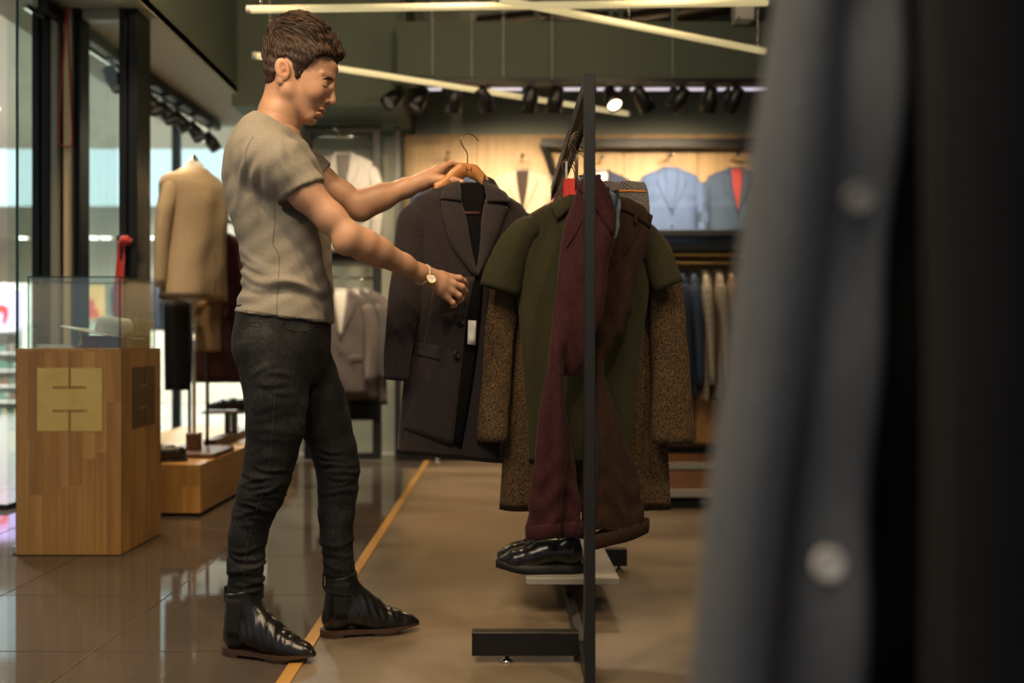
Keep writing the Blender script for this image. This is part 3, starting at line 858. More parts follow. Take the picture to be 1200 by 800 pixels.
# sleeve ends, hem, neck opening
def cut_end(field, p, n, rad, axis, tube=.074):
    """cut square through a tube end only: within rad of p"""
    p = np.array(p, float); n = np.array(n, float); n = n / np.linalg.norm(n)
    sl, X, Y, Z = field._win(p - rad, p + rad)
    d = (X - p[0]) * n[0] + (Y - p[1]) * n[1] + (Z - p[2]) * n[2]
    q2 = (X - p[0])**2 + (Y - p[1])**2 + (Z - p[2])**2
    o_ = np.array(axis[0], float); v_ = np.array(axis[1], float) - o_; v_ = v_ / np.linalg.norm(v_)
    t_ = (X - o_[0]) * v_[0] + (Y - o_[1]) * v_[1] + (Z - o_[2]) * v_[2]
    a2 = (X - o_[0] - t_ * v_[0])**2 + (Y - o_[1] - t_ * v_[1])**2 + (Z - o_[2] - t_ * v_[2])**2
    field.g[sl] = np.where((q2 < rad * rad) & (a2 < tube * tube), np.maximum(field.g[sl], d), field.g[sl])
hn = Vector((PX(373, 2.5) - PX(333, 2.5), 0, PZ(214, 2.5) - PZ(231, 2.5))).normalized()      # along the hem
an = (Vector(NE) - Vector(NS)).normalized()
cut_end(ts, P(353.5, 222.5, 2.5), (.48, 0, -.88), .105, (NS, NE))
cut_end(ts, tuple(SF), tuple((Vector(FE) - Vector(FS_)).normalized()), .10, (FS_, FE))
hp0 = P(279, 366.5, 2.7); hp1 = P(389, 379, 2.7)
hv = (hp1 - hp0).normalized(); ts.cut(tuple(hp0), tuple(hv.cross(Vector((0, 1, 0))) * -1.0))
ca_, cb_ = P(299, 133.5, 2.7), P(350, 160.5, 2.7)
cd_ = (cb_ - ca_).normalized(); ts.cut(tuple(ca_), tuple(cd_.cross(Vector((0, 1, 0)))))
Vs, Fs = ts.mesh()
if Vs[:, 2].min() < .9 or len(Vs) < 2000:
    pass
Vs = relax(Vs, Fs, 2)
Ns = vnormals(Vs, Fs)
us = HX + Vs[:, 0] * FPX / 2.7; vs_ = HY + (CAMZ - Vs[:, 2]) * FPX / 2.7; ws = (Vs[:, 1] - 2.7)
def g(x, c, s): return np.exp(-((x - c) / s) ** 2)
D = np.zeros(len(Vs))
# pulled folds across the waist (deepest at the back)
for (v0, sl, am, s_, uc, us_) in ((318, .30, .006, 4.5, 300, 34), (307, .42, .005, 4.0, 305, 30), (330, .12, .006, 5.0, 310, 45), (342, -.05, .004, 5.0, 330, 45),
                                  (296, .55, .003, 5, 315, 30), (352, -.10, .003, 4.0, 300, 30), (322, .22, .004, 4.0, 350, 30)):
    line = v0 + sl * (us - 290) + 3 * np.sin(us * .09 + ws * 14)
    D += am * (g(vs_, line, s_) - .8 * g(vs_, line + s_ * 2.1, s_)) * g(us, uc, us_)
# drag lines from the armpit and over the shoulder
for (u0, v0, dx, dy, am) in ((318, 205, -.6, 1, .004), (326, 215, -.2, 1, .004), (335, 226, .25, 1, .0035), (300, 178, -.5, .9, .003), (308, 165, -.3, .6, .003), (352, 190, .2, .8, .003)):
    t = ((us - u0) * dx + (vs_ - v0) * dy) / math.hypot(dx, dy); q = ((us - u0) * dy - (vs_ - v0) * dx) / math.hypot(dx, dy)
    D += am * (g(q + 2.5 * np.sin(t * .1), 0, 4) - .7 * g(q + 2.5 * np.sin(t * .1), 8, 4)) * g(t, 22, 26) * (ws < .05)
D += .0012 * np.sin(us * .21 + vs_ * .13 + 9 * ws) * np.sin(vs_ * .11 - us * .05 + 20 * ws)
Vs = Vs + Ns * (1.5 * D)[:, None]
tee = np_mesh('t_shirt', Vs, Fs, M['tee_grey'], man)
bt_tee = BVHTree.FromPolygons([Vector(v) for v in Vs], [tuple(f) for f in Fs])
def seam(bvh, pts, n, r, name, mat, parent, lift=.0006, dash=False):
    """a thin welt or stitch line laid along a surface"""
    pl = []
    for q in spline([(x, y, 0) for x, y in pts], n):
        h = hit_from_eye(bvh, q.x, q.y, lift=lift)
        if h is not None: pl.append(h)
    if len(pl) < 3: return None
    mb = MB()
    if dash:
        for i in range(0, len(pl) - 1, 2): mb.tube([pl[i], pl[i + 1]], r, 4)
    else: mb.tube(pl, r, 6)
    return mb.build(name, M[mat], parent, True)
seam(bt_tee, [(297, 160), (289, 175), (288, 195), (296, 213), (312, 225), (331, 231)], 40, .0011, 'armhole_seam', 'tee_seam', tee)
seam(bt_tee, [(321, 234), (322, 262), (320, 285), (327, 300), (326, 330), (324, 367)], 40, .0009, 'side_seam', 'tee_seam', tee)
seam(bt_tee, [(288, 363), (320, 368), (360, 373), (387, 374)], 30, .0008, 'hem_stitch', 'tee_seam', tee)
seam(bt_tee, [(331.5, 226.5), (345, 223), (360, 216), (370, 209.5)], 24, .0008, 'sleeve_stitch', 'tee_seam', tee)
# ribbed neckband around the neck
cb = [(301.5, 136), (307, 139.5), (317, 145.5), (329, 151.5), (340, 157), (347.5, 160.5)]
ring = []
for k in range(28):
    a = 2 * math.pi * k / 28
    cx, cy = 324.5, 148.0
    u = cx + 24.5 * math.cos(a); v = cy + 13.0 * math.cos(a); w = 28.5 * math.sin(a)
    ring.append(Vector(H(u, v - 1.0, w)))
mb = MB(); mb.tube(ring + [ring[0], ring[1]], .0062, 8, caps=False); mb.build('neckband', M['tee_grey'], tee, True)

# ---- jeans
jn = Field((-.88, 2.44, .09), (-.26, 2.98, 1.02), .0050)
rowsJ = [(355, 282, 386, .160), (375, 279.5, 386, .166), (392, 277.5, 386, .172), (410, 278, 385, .176), (430, 286, 380, .172), (450, 296, 372, .150)]
jn.column([PZ(r[0], 2.7) for r in rowsJ], [(PX(r[1], 2.7) + PX(r[2], 2.7)) / 2 for r in rowsJ], [(PX(r[2], 2.7) - PX(r[1], 2.7)) / 2 for r in rowsJ], [2.70] * 6, [r[3] for r in rowsJ], .02, 2.3)
s1, s2 = 2.61 / FPX, 2.80 / FPX
LEGN = [(321, 412, 40, 2.615), (322, 440, 38, 2.612), (324, 468, 35.5, 2.61), (323, 500, 33, 2.612), (318, 530, 29.5, 2.615), (313, 556, 27.5, 2.618), (306, 578, 26.5, 2.622), (297, 600, 23.5, 2.63), (290.5, 628, 21.5, 2.638), (288, 660, 20.5, 2.642), (287.5, 690, 19.5, 2.645), (288.5, 718, 19, 2.645)]
LEGF = [(348, 412, 37, 2.785), (360, 440, 34, 2.79), (372, 468, 32, 2.795), (382, 498, 28.5, 2.80), (391, 526, 26.0, 2.803), (396, 550, 24.5, 2.806), (396, 574, 22.5, 2.81), (394, 600, 20.5, 2.812), (394.5, 630, 18.5, 2.815), (397, 660, 17, 2.815), (400, 694, 18, 2.815)]
for LEG in (LEGN, LEGF):
    jn.chain([(tuple(P(u, v, d)), w * d / FPX) for u, v, w, d in LEG], .015, flat=((0, 1, 0), 1.02))
jn.ell(tuple(P(300, 405, 2.62)), (.058, .075, .075), .03)
jn.ell(tuple(P(303, 405, 2.78)), (.058, .075, .075), .03)
jn.cut(tuple(P(288.5, 715, 2.645)), (.10, 0, -1))
Vj, Fj = jn.mesh()
# cut the far leg at its ankle
keep = ~((Vj[:, 1] > 2.73) & (Vj[:, 2] < PZ(694, 2.815)))
Vj[~keep, 2] = PZ(694, 2.815)
Vj = relax(Vj, Fj, 2)
Nj = vnormals(Vj, Fj)
nearleg = Vj[:, 1] < 2.715
dep = np.where(nearleg, 2.62, 2.81)
uj = HX + Vj[:, 0] * FPX / dep; vj = HY + (CAMZ - Vj[:, 2]) * FPX / dep
D = np.zeros(len(Vj))
rs = np.random.RandomState(5)
def creases(v0, v1, n, am, sl, leg, spread=5.0):
    global D
    for k in range(n):
        vc = v0 + (v1 - v0) * (k + .5) / n + rs.uniform(-2, 2); s_ = rs.uniform(-sl, sl); ph = rs.uniform(0, 6.28)
        uc = (np.interp(vc, [q[1] for q in leg], [q[0] for q in leg])) + rs.uniform(-12, 12)
        line = vc + s_ * (uj - uc) + 1.8 * np.sin(uj * .14 + ph)
        D += (nearleg if leg is LEGN else ~nearleg) * am * rs.uniform(.6, 1.3) * (g(vj, line, spread * .45) - .7 * g(vj, line + spread * .8, spread * .5)) * g(uj, uc, rs.uniform(10, 26))
creases(545, 612, 12, .0050, .35, LEGN); creases(640, 714, 13, .0050, .25, LEGN, 6); creases(425, 460, 4, .004, .5, LEGN, 7); creases(470, 540, 6, .002, .5, LEGN, 9)
creases(520, 580, 9, .0045, .35, LEGF); creases(630, 692, 11, .0045, .25, LEGF, 6); creases(415, 470, 6, .0035, .7, LEGF, 7)
Vj = Vj + Nj * D[:, None]
jeans = np_mesh('jeans', Vj, Fj, M['black_denim'], man)
bj = BVHTree.FromPolygons([Vector(v) for v in Vj], [tuple(f) for f in Fj])
def st(name, pts, n=40, r=.0011, mat='denim_thread', dash=False): return seam(bj, pts, n, r, name, mat, jeans, .0005, dash)
st('back_pocket_edge', [(277, 376.5), (290, 377.5), (305, 379), (304, 392), (301, 412), (299, 426), (288, 430)], 60, .0010)
st('back_pocket_welt', [(277, 380.5), (290, 381.5), (304, 383)], 20, .0009)
st('front_pocket_edge', [(327, 378), (336, 384), (350, 388.5), (362, 387), (372, 377)], 40, .0014)
st('front_pocket_stitch', [(327, 380), (336, 386.5), (350, 391), (364, 389), (374, 378)], 40, .0008, dash=True)
st('side_seam', [(322, 369), (323.5, 400), (324, 440), (321, 480), (318, 520), (313, 560), (300, 600), (290, 640), (287, 680), (287, 708)], 90, .0014)
st('side_stitch', [(319, 372), (320, 400), (320.5, 440)], 40, .0008, dash=True)
st('inner_seam', [(366, 470), (377, 490), (386, 515), (393, 545), (396, 580), (398, 620), (401, 660), (404, 688)], 60, .0011)
st('belt_loop', [(332, 370), (332.5, 380)], 8, .0032, 'black_denim')
for cc, rr, dd in (((288.3, 712), 19.6, 2.645), ((400, 691), 18.4, 2.815)):
    ring = []
    for k in range(25):
        a = 2 * math.pi * k / 24
        p = P(cc[0], cc[1], dd); r_ = rr * dd / FPX
        ring.append((p.x + r_ * math.cos(a), p.y + r_ * math.sin(a), p.z + .008 * math.cos(a) * -1))
    MB().tube(ring, .0062, 8, caps=False).build('ankle_hem', M['black_denim'], jeans, True)
# worn slit above the knee
sl_ = st('worn_slit', [(352, 500), (357, 498), (361, 497)], 10, .0028, 'eye_dark')
for k in range(4): st('loose_thread', [(352 + 2.5*k, 498 - .4*k), (353.5 + 2.5*k, 501 - .4*k)], 5, .0007, 'denim_thread')

# ---- boots: length along +x, heel at 0
def boot_mesh():
    b = Field((-.03, -.075, .015), (.345, .075, .225), .0032)
    b.ell((.045, 0, .055), (.044, .034, .045), .02)
    b.chain([((.050, 0, .060), .037), ((.058, 0, .11), .043), ((.063, 0, .19), .050)], .02)
    b.chain([((.06, 0, .075), .042), ((.13, 0, .070), .043), ((.175, .002, .052), .040), ((.225, .003, .037), .034), ((.272, .002, .028), .024), ((.302, 0, .025), .012)], .02, flat=((0, 1, 0), 1.10))
    b.cone((.075, 0, .15), (.15, 0, .085), .038, .034, .025)
    b.cut((0, 0, .0225), (0, 0, -1)); b.cut((0, 0, .178), (-.18, 0, 1))
    V, F = b.mesh(); V = relax(V, F, 2); N = vnormals(V, F)
    x, z = V[:, 0], V[:, 2]
    d = np.zeros(len(V))
    for k in range(6):
        xc = .105 + .024 * k; d += .0016 * (g(x + .35 * z, xc + .02, .005) - g(x + .35 * z, xc + .031, .005)) * (z > .045) * g(z, .085, .04)
    return V + N * d[:, None], F
VB, FB = boot_mesh()
def sole_outline(x, grow=0.0):
    return interp(x, [-.004, .012, .045, .09, .14, .20, .245, .285, .312], [.004, .024, .036, .034, .034, .043, .038, .024, .004]) + grow
def make_boot(hx, hy, tx, ty):
    ang = math.atan2(ty - hy, tx - hx); L = math.hypot(tx - hx, ty - hy)
    e = bpy.data.objects.new('boot', None); COL.objects.link(e); e.parent = man
    e.location = Vector((hx, hy, 0)) - FOOT_C; e.rotation_euler = (0, 0, ang)
    e.scale = (L / .312, 1, 1)
    up = np_mesh('upper', VB, FB, M['boot_leather']); up.parent = e
    xs = [-.004 + .316 * k / 30 for k in range(31)]
    mb = MB(); rr = []
    for x in xs:
        w = sole_outline(x, .0035); lift = .010 * smoothstep(.20, .312, x)
        rr.append([(x, -w, .010 + lift), (x, w, .010 + lift), (x, w, .0225 + lift * .45), (x, -w, .0225 + lift * .45)])
    mb.rings(rr); o = mb.build('sole', M['boot_sole'], None); o.parent = e
    mb = MB(); rr = []
    for k in range(10):
        x = -.003 + .072 * k / 9; w = sole_outline(x, .002); rr.append([(x, -w, .0), (x, w, .0), (x, w, .0105), (x, -w, .0105)])
    mb.rings(rr); o = mb.build('heel', M['boot_sole'], None); o.parent = e
    mb = MB(); rr = []
    for k in range(12):
        x = .165 + .085 * k / 11; w = sole_outline(x, .001) * .96; rr.append([(x, -w, 0.0 + .008 * smoothstep(.22, .25, x)), (x, w, 0.0 + .008 * smoothstep(.22, .25, x)), (x, w, .0105), (x, -w, .0105)])
    mb.rings(rr); o = mb.build('outsole', M['boot_sole'], None); o.parent = e
    bb = BVHTree.FromPolygons([Vector(v) for v in VB], [tuple(f) for f in FB])
    for s_ in (-1, 1):
        rows = []
        for zz in (.062, .085, .11, .135, .16, .173):
            wdt = .020 + .010 * (zz - .06) / .11
            row = []
            for q in range(7):
                x = .062 + wdt * (q / 3 - 1) 
                hh = bb.ray_cast(Vector((x, s_ * .2, zz)), Vector((0, -s_, 0)))
                y = hh[0].y if hh[0] else s_ * .03
                row.append((x, y + s_ * .0012, zz))
            rows.append(row)
        o = MB().grid(rows, (0, -s_ * .002, 0)).build('elastic_panel', M['boot_elastic'], None, True); o.parent = e
    o = MB().box(.003, .009, -.009, .009, .15, .195).build('pull_tab', M['boot_elastic'], None, False, .002); o.parent = e
    return e
make_boot(-.815, 2.655, -.530, 2.560)
make_boot(-.560, 2.800, -.262, 2.858)

# ---- wristwatch
wt = bpy.data.objects.new('wristwatch', None); COL.objects.link(wt); wt.parent = man
wc = P(496, 322, 2.741); wt.location = wc - FOOT_C
plain('watch_strap', (.48, .40, .27), .5); plain('watch_dial', (.80, .72, .60), .3)
ax_ = (NW - NE).normalized()
v_ = Vector((0, 0, 1)) - ax_ * ax_.z; v_.normalize(); w_ = ax_.cross(v_)
ring = [wc + (v_ * math.cos(a) * .0300 + w_ * math.sin(a) * .0285) for a in [2 * math.pi * k / 32 for k in range(33)]]
MB().tube(ring, .0048, 8, 1.0, caps=False).build('strap', M['watch_strap'], wt, True)
dn = (Vector((0, 0, CAMZ)) - wc).normalized(); dn = (dn * .8 + Vector((.25, 0, .25))).normalized()
dc = P(505.5, 326.5, 2.713)
q_ = dn.to_track_quat('Z', 'Y').to_matrix()
cs_ = bpy.data.objects.new('case', None)
mb = MB(); rr = [[dc + q_ @ Vector((r * math.cos(2*math.pi*j/28), r * math.sin(2*math.pi*j/28), z)) for j in range(28)] for r, z in ((.0135, -.006), (.0155, -.004), (.0158, .001), (.0145, .003), (.0128, .003), (.0125, .0018))]
mb.rings(rr, True, False); mb.build('case', M['brass'], wt, True)
mb = MB(); mb.rings([[dc + q_ @ Vector((.0127 * math.cos(2*math.pi*j/28), .0127 * math.sin(2*math.pi*j/28), z)) for j in range(28)] for z in (.0005, .0019)])
mb.build('dial', M['watch_dial'], wt)
mb = MB()
for a, l in ((.5, .008), (2.2, .010)):
    mb.bar(dc + q_ @ Vector((0, 0, .0023)), dc + q_ @ Vector((l * math.cos(a), l * math.sin(a), .0023)), .0008, .0004)
mb.build('hands', M['eye_dark'], wt)
# ================================================================== garments
def sup(t, n): return max(0.0, 1 - abs(t) ** n) ** (1 / n)

class Garment:
    """cloth hung in its own frame: x across, -y the front, z up from the hem; rows = (z, x_left, x_right, y_mid, half_thickness)"""
    def __init__(s, name, loc, label, cat, group=None, rz=0.0):
        s.o = thing(name, loc, label, cat, group, rz); s.rows = None; s.fold = lambda x, z: 0.0; s.n = 2.6; s.shear = None
    def set_rows(s, rows, fold=None, n=2.6):
        s.rows = sorted(rows); s.zs = [r[0] for r in s.rows]; s.n = n
        if fold: s.fold = fold
        return s
    def at(s, z): return [interp(z, s.zs, [r[k] for r in s.rows]) for k in (1, 2, 3, 4)]
    def surf(s, x, z, lift=0.0):
        xl, xr, yc, th = s.at(z); c = (xl + xr) / 2; hw = max((xr - xl) / 2, 1e-4)
        t = max(-1, min(1, (x - c) / hw))
        return yc - th * sup(t, s.n) - s.fold(x, z) - lift
    def sz(s, x, z): return z if s.shear is None else z + s.shear(x, z)
    def body(s, mat, name='body', N=60, nz=36, rows=None):
        mb = MB(); rg = []
        z0, z1 = s.zs[0], s.zs[-1]
        zz = sorted(set([z0 + (z1 - z0) * k / (nz - 1) for k in range(nz)] + s.zs))
        for z in zz:
            xl, xr, yc, th = s.at(z); c = (xl + xr) / 2; hw = (xr - xl) / 2; r = []
            for j in range(N):
                a = 2 * math.pi * j / N; ca, sa = math.cos(a), math.sin(a)
                x = c + hw * math.copysign(abs(ca) ** (2 / s.n), ca); y = -th * math.copysign(abs(sa) ** (2 / s.n), sa)
                f = s.fold(x, z) * math.copysign(abs(sa) ** .5, sa)
                r.append((x, yc + y - f, s.sz(x, z)))
            rg.append(r)
        inn = [(p[0] * .985 + .015 * (rg[0][0][0] + rg[0][N // 2][0]) / 2, p[1] * .9, p[2] + .03) for p in rg[0]]
        mb.rings([inn] + rg)
        s.b = mb.build(name, M[mat], s.o, True, local=True)
        return s.b
    def tubepart(s, name, mat, path, rad, flat=.6, n=24, seg=22, up=(0, 1, 0), crease=0.0, sub=None, dome=True):
        """sleeve or leg: smooth path, radii across; flattened towards the front"""
        pts = spline(path, n); mb = MB(); rg = []
        for i, p in enumerate(pts):
            t = (pts[min(i + 1, n - 1)] - pts[max(i - 1, 0)]).normalized()
            y = Vector(up) - t * t.dot(Vector(up)); y.normalize(); x = y.cross(t).normalized()
            u = i / (n - 1); r = interp(u, [k / (len(rad) - 1) for k in range(len(rad))], rad)
            fl = flat if not isinstance(flat, (list, tuple)) else interp(u, [k / (len(flat) - 1) for k in range(len(flat))], flat)
            if dome and u < .14: r *= max(.22, math.sqrt(max(0, 1 - (1 - u / .14) ** 2)))
            ring = []
            for j in range(seg):
                a = 2 * math.pi * j / seg; w = 1.0
                if crease: w += crease * (math.sin(u * 26 + 2.2 * math.sin(a * 1.0 + u * 5)) * .6 + math.sin(3 * a + u * 9) * .5)
                ring.append(p + x * (r * math.cos(a) * w) + y * (r * fl * math.sin(a) * w))
            rg.append(ring)
        last = rg[-1]; c = sum(last, Vector()) / seg
        tdir = (pts[-1] - pts[-2]).normalized()
        rg.append([c + (p - c) * .86 for p in last]); rg.append([c + (p - c) * .84 - tdir * .02 for p in last])
        mb.rings(rg)
        return mb.build(name, M[mat], sub or s.o, True, local=True)
    def panel(s, name, mat, A, B, lift=.006, n=16, m=6, thick=.004, curl=0.0, sub=None):
        """cloth piece lying on the front between edge curves A and B (lists of (x, z))"""
        a = spline([(x, 0, z) for x, z in A], n); b = spline([(x, 0, z) for x, z in B], n)
        rows = []
        for p, q in zip(a, b):
            row = []
            for j in range(m):
                t = j / (m - 1); x = p.x + (q.x - p.x) * t; z = p.z + (q.z - p.z) * t
                row.append((x, s.surf(x, z, lift + curl * math.sin(math.pi * t)), s.sz(x, z)))
            rows.append(row)
        return MB().grid(rows, (0, thick, 0)).build(name, M[mat], sub or s.o, True, local=True)
    def button(s, x, z, r=.011, mat='button_dark', lift=.006, name='button'):
        y = s.surf(x, z, lift); zz = s.sz(x, z)
        mb = MB(); mb.rings([[(x + q * math.cos(2*math.pi*j/14), y - d, zz + q * math.sin(2*math.pi*j/14)) for j in range(14)] for q, d in ((r, -.002), (r, .002), (r*.8, .0032), (r*.7, .002), (r*.2, .002))])
        return mb.build(name, M[mat], getattr(s, 'b', s.o), True, local=True)

plain('button_dark', (.012, .010, .009), .3)
plain('button_tan', (.35, .24, .14), .35)
plain('lining_black', (.0032, .0028, .0028), .7, spec=.12)
plain('shirt_white', (.62, .60, .55), .8)

def hook_pts(c, s=1.0, flip=1, stem=.035):
    """wire hook above a hanger's middle c; returns points (in XZ)"""
    c = Vector(c); R = .026 * s; out = [c, c + Vector((0, 0, stem * s))]
    k = c + Vector((0, 0, stem * s + .022 * s))
    cc = k + Vector((.006 * s * flip, 0, R))
    for i in range(15):
        a = math.radians(235 - i * 15.5)
        out.append(cc + Vector((R * math.cos(a) * flip, 0, R * math.sin(a))))
    return out

def hanger(loc, label, w=.20, drop=.07, rz=0.0, mat='hanger_wood', flip=1, group=None, hook_rot=0.0, stem=.035, name='coat_hanger', thick=.014, wood_h=.034):
    """wooden clothes hanger; loc = middle of the top of its shoulders"""
    o = thing(name, loc, label, 'hanger', group, rz)
    def edge(x): return -drop * (abs(x) / w) ** 1.35
    xs = [-w + 2 * w * k / 24 for k in range(25)]; rg = []
    for x in xs:
        t = abs(x) / w; h = wood_h * (1 - .45 * t); z = edge(x); d = thick * (.5 + .35 * t)
        rg.append([(x, -d, z - h), (x, d, z - h), (x, d, z - .003), (x, d * .5, z), (x, -d * .5, z), (x, -d, z - .003)])
    MB().rings(rg).build('shoulder_bar', M[mat], o, True, local=True)
    h = MB().tube([Vector((p.x * math.cos(hook_rot), p.x * math.sin(hook_rot), p.z)) for p in spline(hook_pts((0, 0, -.004), 1.0, flip, stem), 40)], .0019, 8).build('hook', M['hook_wire'], o, True, local=True)
    return o

# ---- fabrics
fabric('coat_wool', (.013, .0100, .0112), (.033, .0255, .0275), 300, .45, .92, .12)
fabric('coat_lapel', (.017, .0130, .0142), (.041, .032, .034), 300, .45, .92, .12)
fabric('tweed', (.006, .0045, .003), (.150, .092, .042), 380, .9, .95, .03, detail=6, lo=.38, hi=.66, stretch=(1, 1, .45))
fabric('polo_olive', (.022, .021, .009), (.037, .035, .015), 320, .3, .9, .05)
fabric('burgundy_cloth', (.026, .0055, .0075), (.046, .0105, .013), 200, .35, .85, .06, stretch=(1, 1, .4))
fabric('brown_cloth', (.015, .0065, .003), (.031, .013, .006), 200, .4, .85, .05, stretch=(1, 1, .4))
fabric('jeans_blue', (.10, .14, .19), (.20, .25, .31), 220, .4, .85)
fabric('plum_knit', (.050, .016, .018), (.10, .034, .036), 120, .5, .9)
fabric('front_coat_cloth', (.080, .083, .088), (.158, .163, .170), 330, .5, .9, .1)
fabric('front_coat_dark', (.0045, .0045, .005), (.012, .012, .013), 260, .4, .9, .04)
m_, nt_, b_ = nodes_of('check_cloth')
tc_ = nt_.nodes.new('ShaderNodeTexCoord'); ck_ = nt_.nodes.new('ShaderNodeTexChecker'); ck_.inputs['Scale'].default_value = 170
ck_.inputs['Color1'].default_value = (.20, .185, .16, 1); ck_.inputs['Color2'].default_value = (.045, .045, .05, 1)
nt_.links.new(tc_.outputs['Object'], ck_.inputs['Vector']); nt_.links.new(ck_.outputs['Color'], b_.inputs['Base Color']); b_.inputs['Roughness'].default_value = .9

# ================================================================== the rack
RX0, RX1, RY0, RY1, RZ = .218, .246, 2.37, 4.03, 1.615
rack = thing('clothes_rack', ((RX0 + RX1) / 2, (RY0 + RY1) / 2, 0), 'slim black steel clothes rack with a low pale shelf under polo and trousers', 'clothes rack')
TB = .040
MB().box(RX0, RX1, RY0, RY0 + TB, .012, RZ).build('upright', M['dark_metal'], rack, False, .0015)
MB().box(RX0, RX1, RY1 - TB, RY1, .012, RZ).build('upright', M['dark_metal'], rack, False, .0015)
MB().box(RX0, RX1, RY0 + TB, RY1 - TB, RZ - TB, RZ).build('top_bar', M['dark_metal'], rack, False, .0015)
MB().cyl((RX0 + .014, RY0 + TB, 1.520), (RX0 + .014, RY1 - TB, 1.520), .0095, seg=12).build('hanging_rail', M['dark_metal'], rack, True)
MB().box(RX0, RX1, RY0 + TB, RY1 - TB, .012, .052).build('bottom_bar', M['dark_metal'], rack, False, .0015)
MB().box(PX(553, 2.56), RX0, 2.555, 2.595, .022, .088).build('foot', M['black_metal'], rack, False, .0015)
MB().box(RX1, PX(735, 3.6), 3.60, 3.64, .022, .088).build('foot', M['black_metal'], rack, False, .0015)
def leveller(x, y):
    MB().lathe((x, y, 0), [(.004, .0), (.017, .0), (.018, .004), (.011, .008), (.007, .010), (.007, .022)], 14).build('levelling_foot', M['chrome'], rack, True)
leveller(PX(594, 2.575), 2.575); leveller(PX(725, 3.62), 3.62)
leveller(.232, RY0 + .03); leveller(.232, RY1 - .03)
SHZ = .128
plain('shelf_white', (.30, .285, .245), .45)
MB().box(.080, .392, 3.00, 3.66, SHZ - .022, SHZ).build('shelf', M['shelf_white'], rack, False, .002)
for y in (3.10, 3.52): MB().box(.222, .242, y, y + .03, .05, SHZ - .022).build('shelf_post', M['black_metal'], rack)

# ---- leather trainers on the shelf
mottled('trainer_leather', [(.006, .006, .0065), (.016, .016, .017)], 14, .22, bump=.06)
def trainer(loc, rz, label):
    o = thing('leather_trainer', loc, label, 'shoe', 'black leather trainers on the rack shelf', rz)
    b = Field((-.02, -.07, .012), (.325, .07, .15), .0034)
    b.ell((.045, 0, .062), (.044, .032, .052), .02)
    b.chain([((.045, 0, .055), .034), ((.05, 0, .10), .034)], .02)
    b.chain([((.05, 0, .07), .036), ((.12, 0, .070), .040), ((.17, .002, .055), .039), ((.23, .004, .040), .034), ((.268, .003, .034), .024)], .022, flat=((0, 1, 0), 1.12))
    b.cone((.07, 0, .088), (.15, 0, .085), .026, .026, .02)
    b.ell((.062, 0, .135), (.040, .020, .035), .008, 'sub')
    b.cut((0, 0, .026), (0, 0, -1)); b.cut((0, 0, .124), (-.1, 0, 1))
    V, F = b.mesh(); V = relax(V, F, 2)
    u = np_mesh('upper', V, F, M['trainer_leather']); u.parent = o
    rg = []
    for k in range(31):
        x = -.008 + .306 * k / 30; w = interp(x, [-.008, .005, .045, .10, .18, .24, .28, .298], [.006, .026, .039, .037, .045, .044, .028, .006]); lf = .016 * smoothstep(.19, .298, x)
        rg.append([(x, -w, 0.0 + lf), (x, w, 0.0 + lf), (x, w + .003, .016 + lf), (x, w, .031 + lf * .6), (x, -w, .031 + lf * .6), (x, -w - .003, .016 + lf)])
    MB().rings(rg).build('sole', M['black_rubber'], o, True, local=True)
    bb = BVHTree.FromPolygons([Vector(v) for v in V], [tuple(f) for f in F])
    def top(x, y):
        h = bb.ray_cast(Vector((x, y, .3)), Vector((0, 0, -1))); return h[0].z if h[0] else .08
    rows = [[(x, y, top(x, y) + .002) for y in (-.016, -.008, 0, .008, .016)] for x in [.10 + .011 * k for k in range(10)]]
    MB().grid(rows, (0, 0, -.003)).build('tongue', M['black_rubber'], o, True, local=True)
    for k in range(6):
        x = .108 + .017 * k
        pts = [(x + .004 * (1 if q % 2 else -1) * 0 + .007 * (q / 6), -.017 + .034 * q / 6, top(x + .007 * q / 6, -.017 + .034 * q / 6) + .0035) for q in range(7)]
        MB().tube(pts, .0022, 6).build('lace', M['black_rubber'], o, True, local=True)
    for s_ in (-1, 1):
        c = Vector((.103, 0, top(.103, 0) + .004))
        loop = spline([c, c + Vector((.012, s_ * .014, .010)), c + Vector((.002, s_ * .032, .004)), c + Vector((-.006, s_ * .016, .004)), c], 16)
        MB().tube(loop, .0020, 6).build('lace', M['black_rubber'], o, True, local=True)
    return o
trainer((PX(683, 3.09), 3.085, SHZ + .001), math.pi, 'black leather trainer on the pale shelf, its side in full view')
trainer((PX(681, 3.21), 3.205, SHZ + .001), math.pi + .03, 'black leather trainer standing behind its twin on the shelf, mostly hidden')

# ================================================================== clothes on the rack
def hang_frame(d, py_hem): return Vector((0, d, PZ(py_hem, d)))
def rows_px(d, pxc, zb, data):
    """(py, px_left, px_right, y_mid, half_thickness) -> local rows"""
    return [(PZ(py, d) - zb, (a - pxc) * d / FPX, (b - pxc) * d / FPX, ym, th) for py, a, b, ym, th in data]

RAILX = RX0 + .014
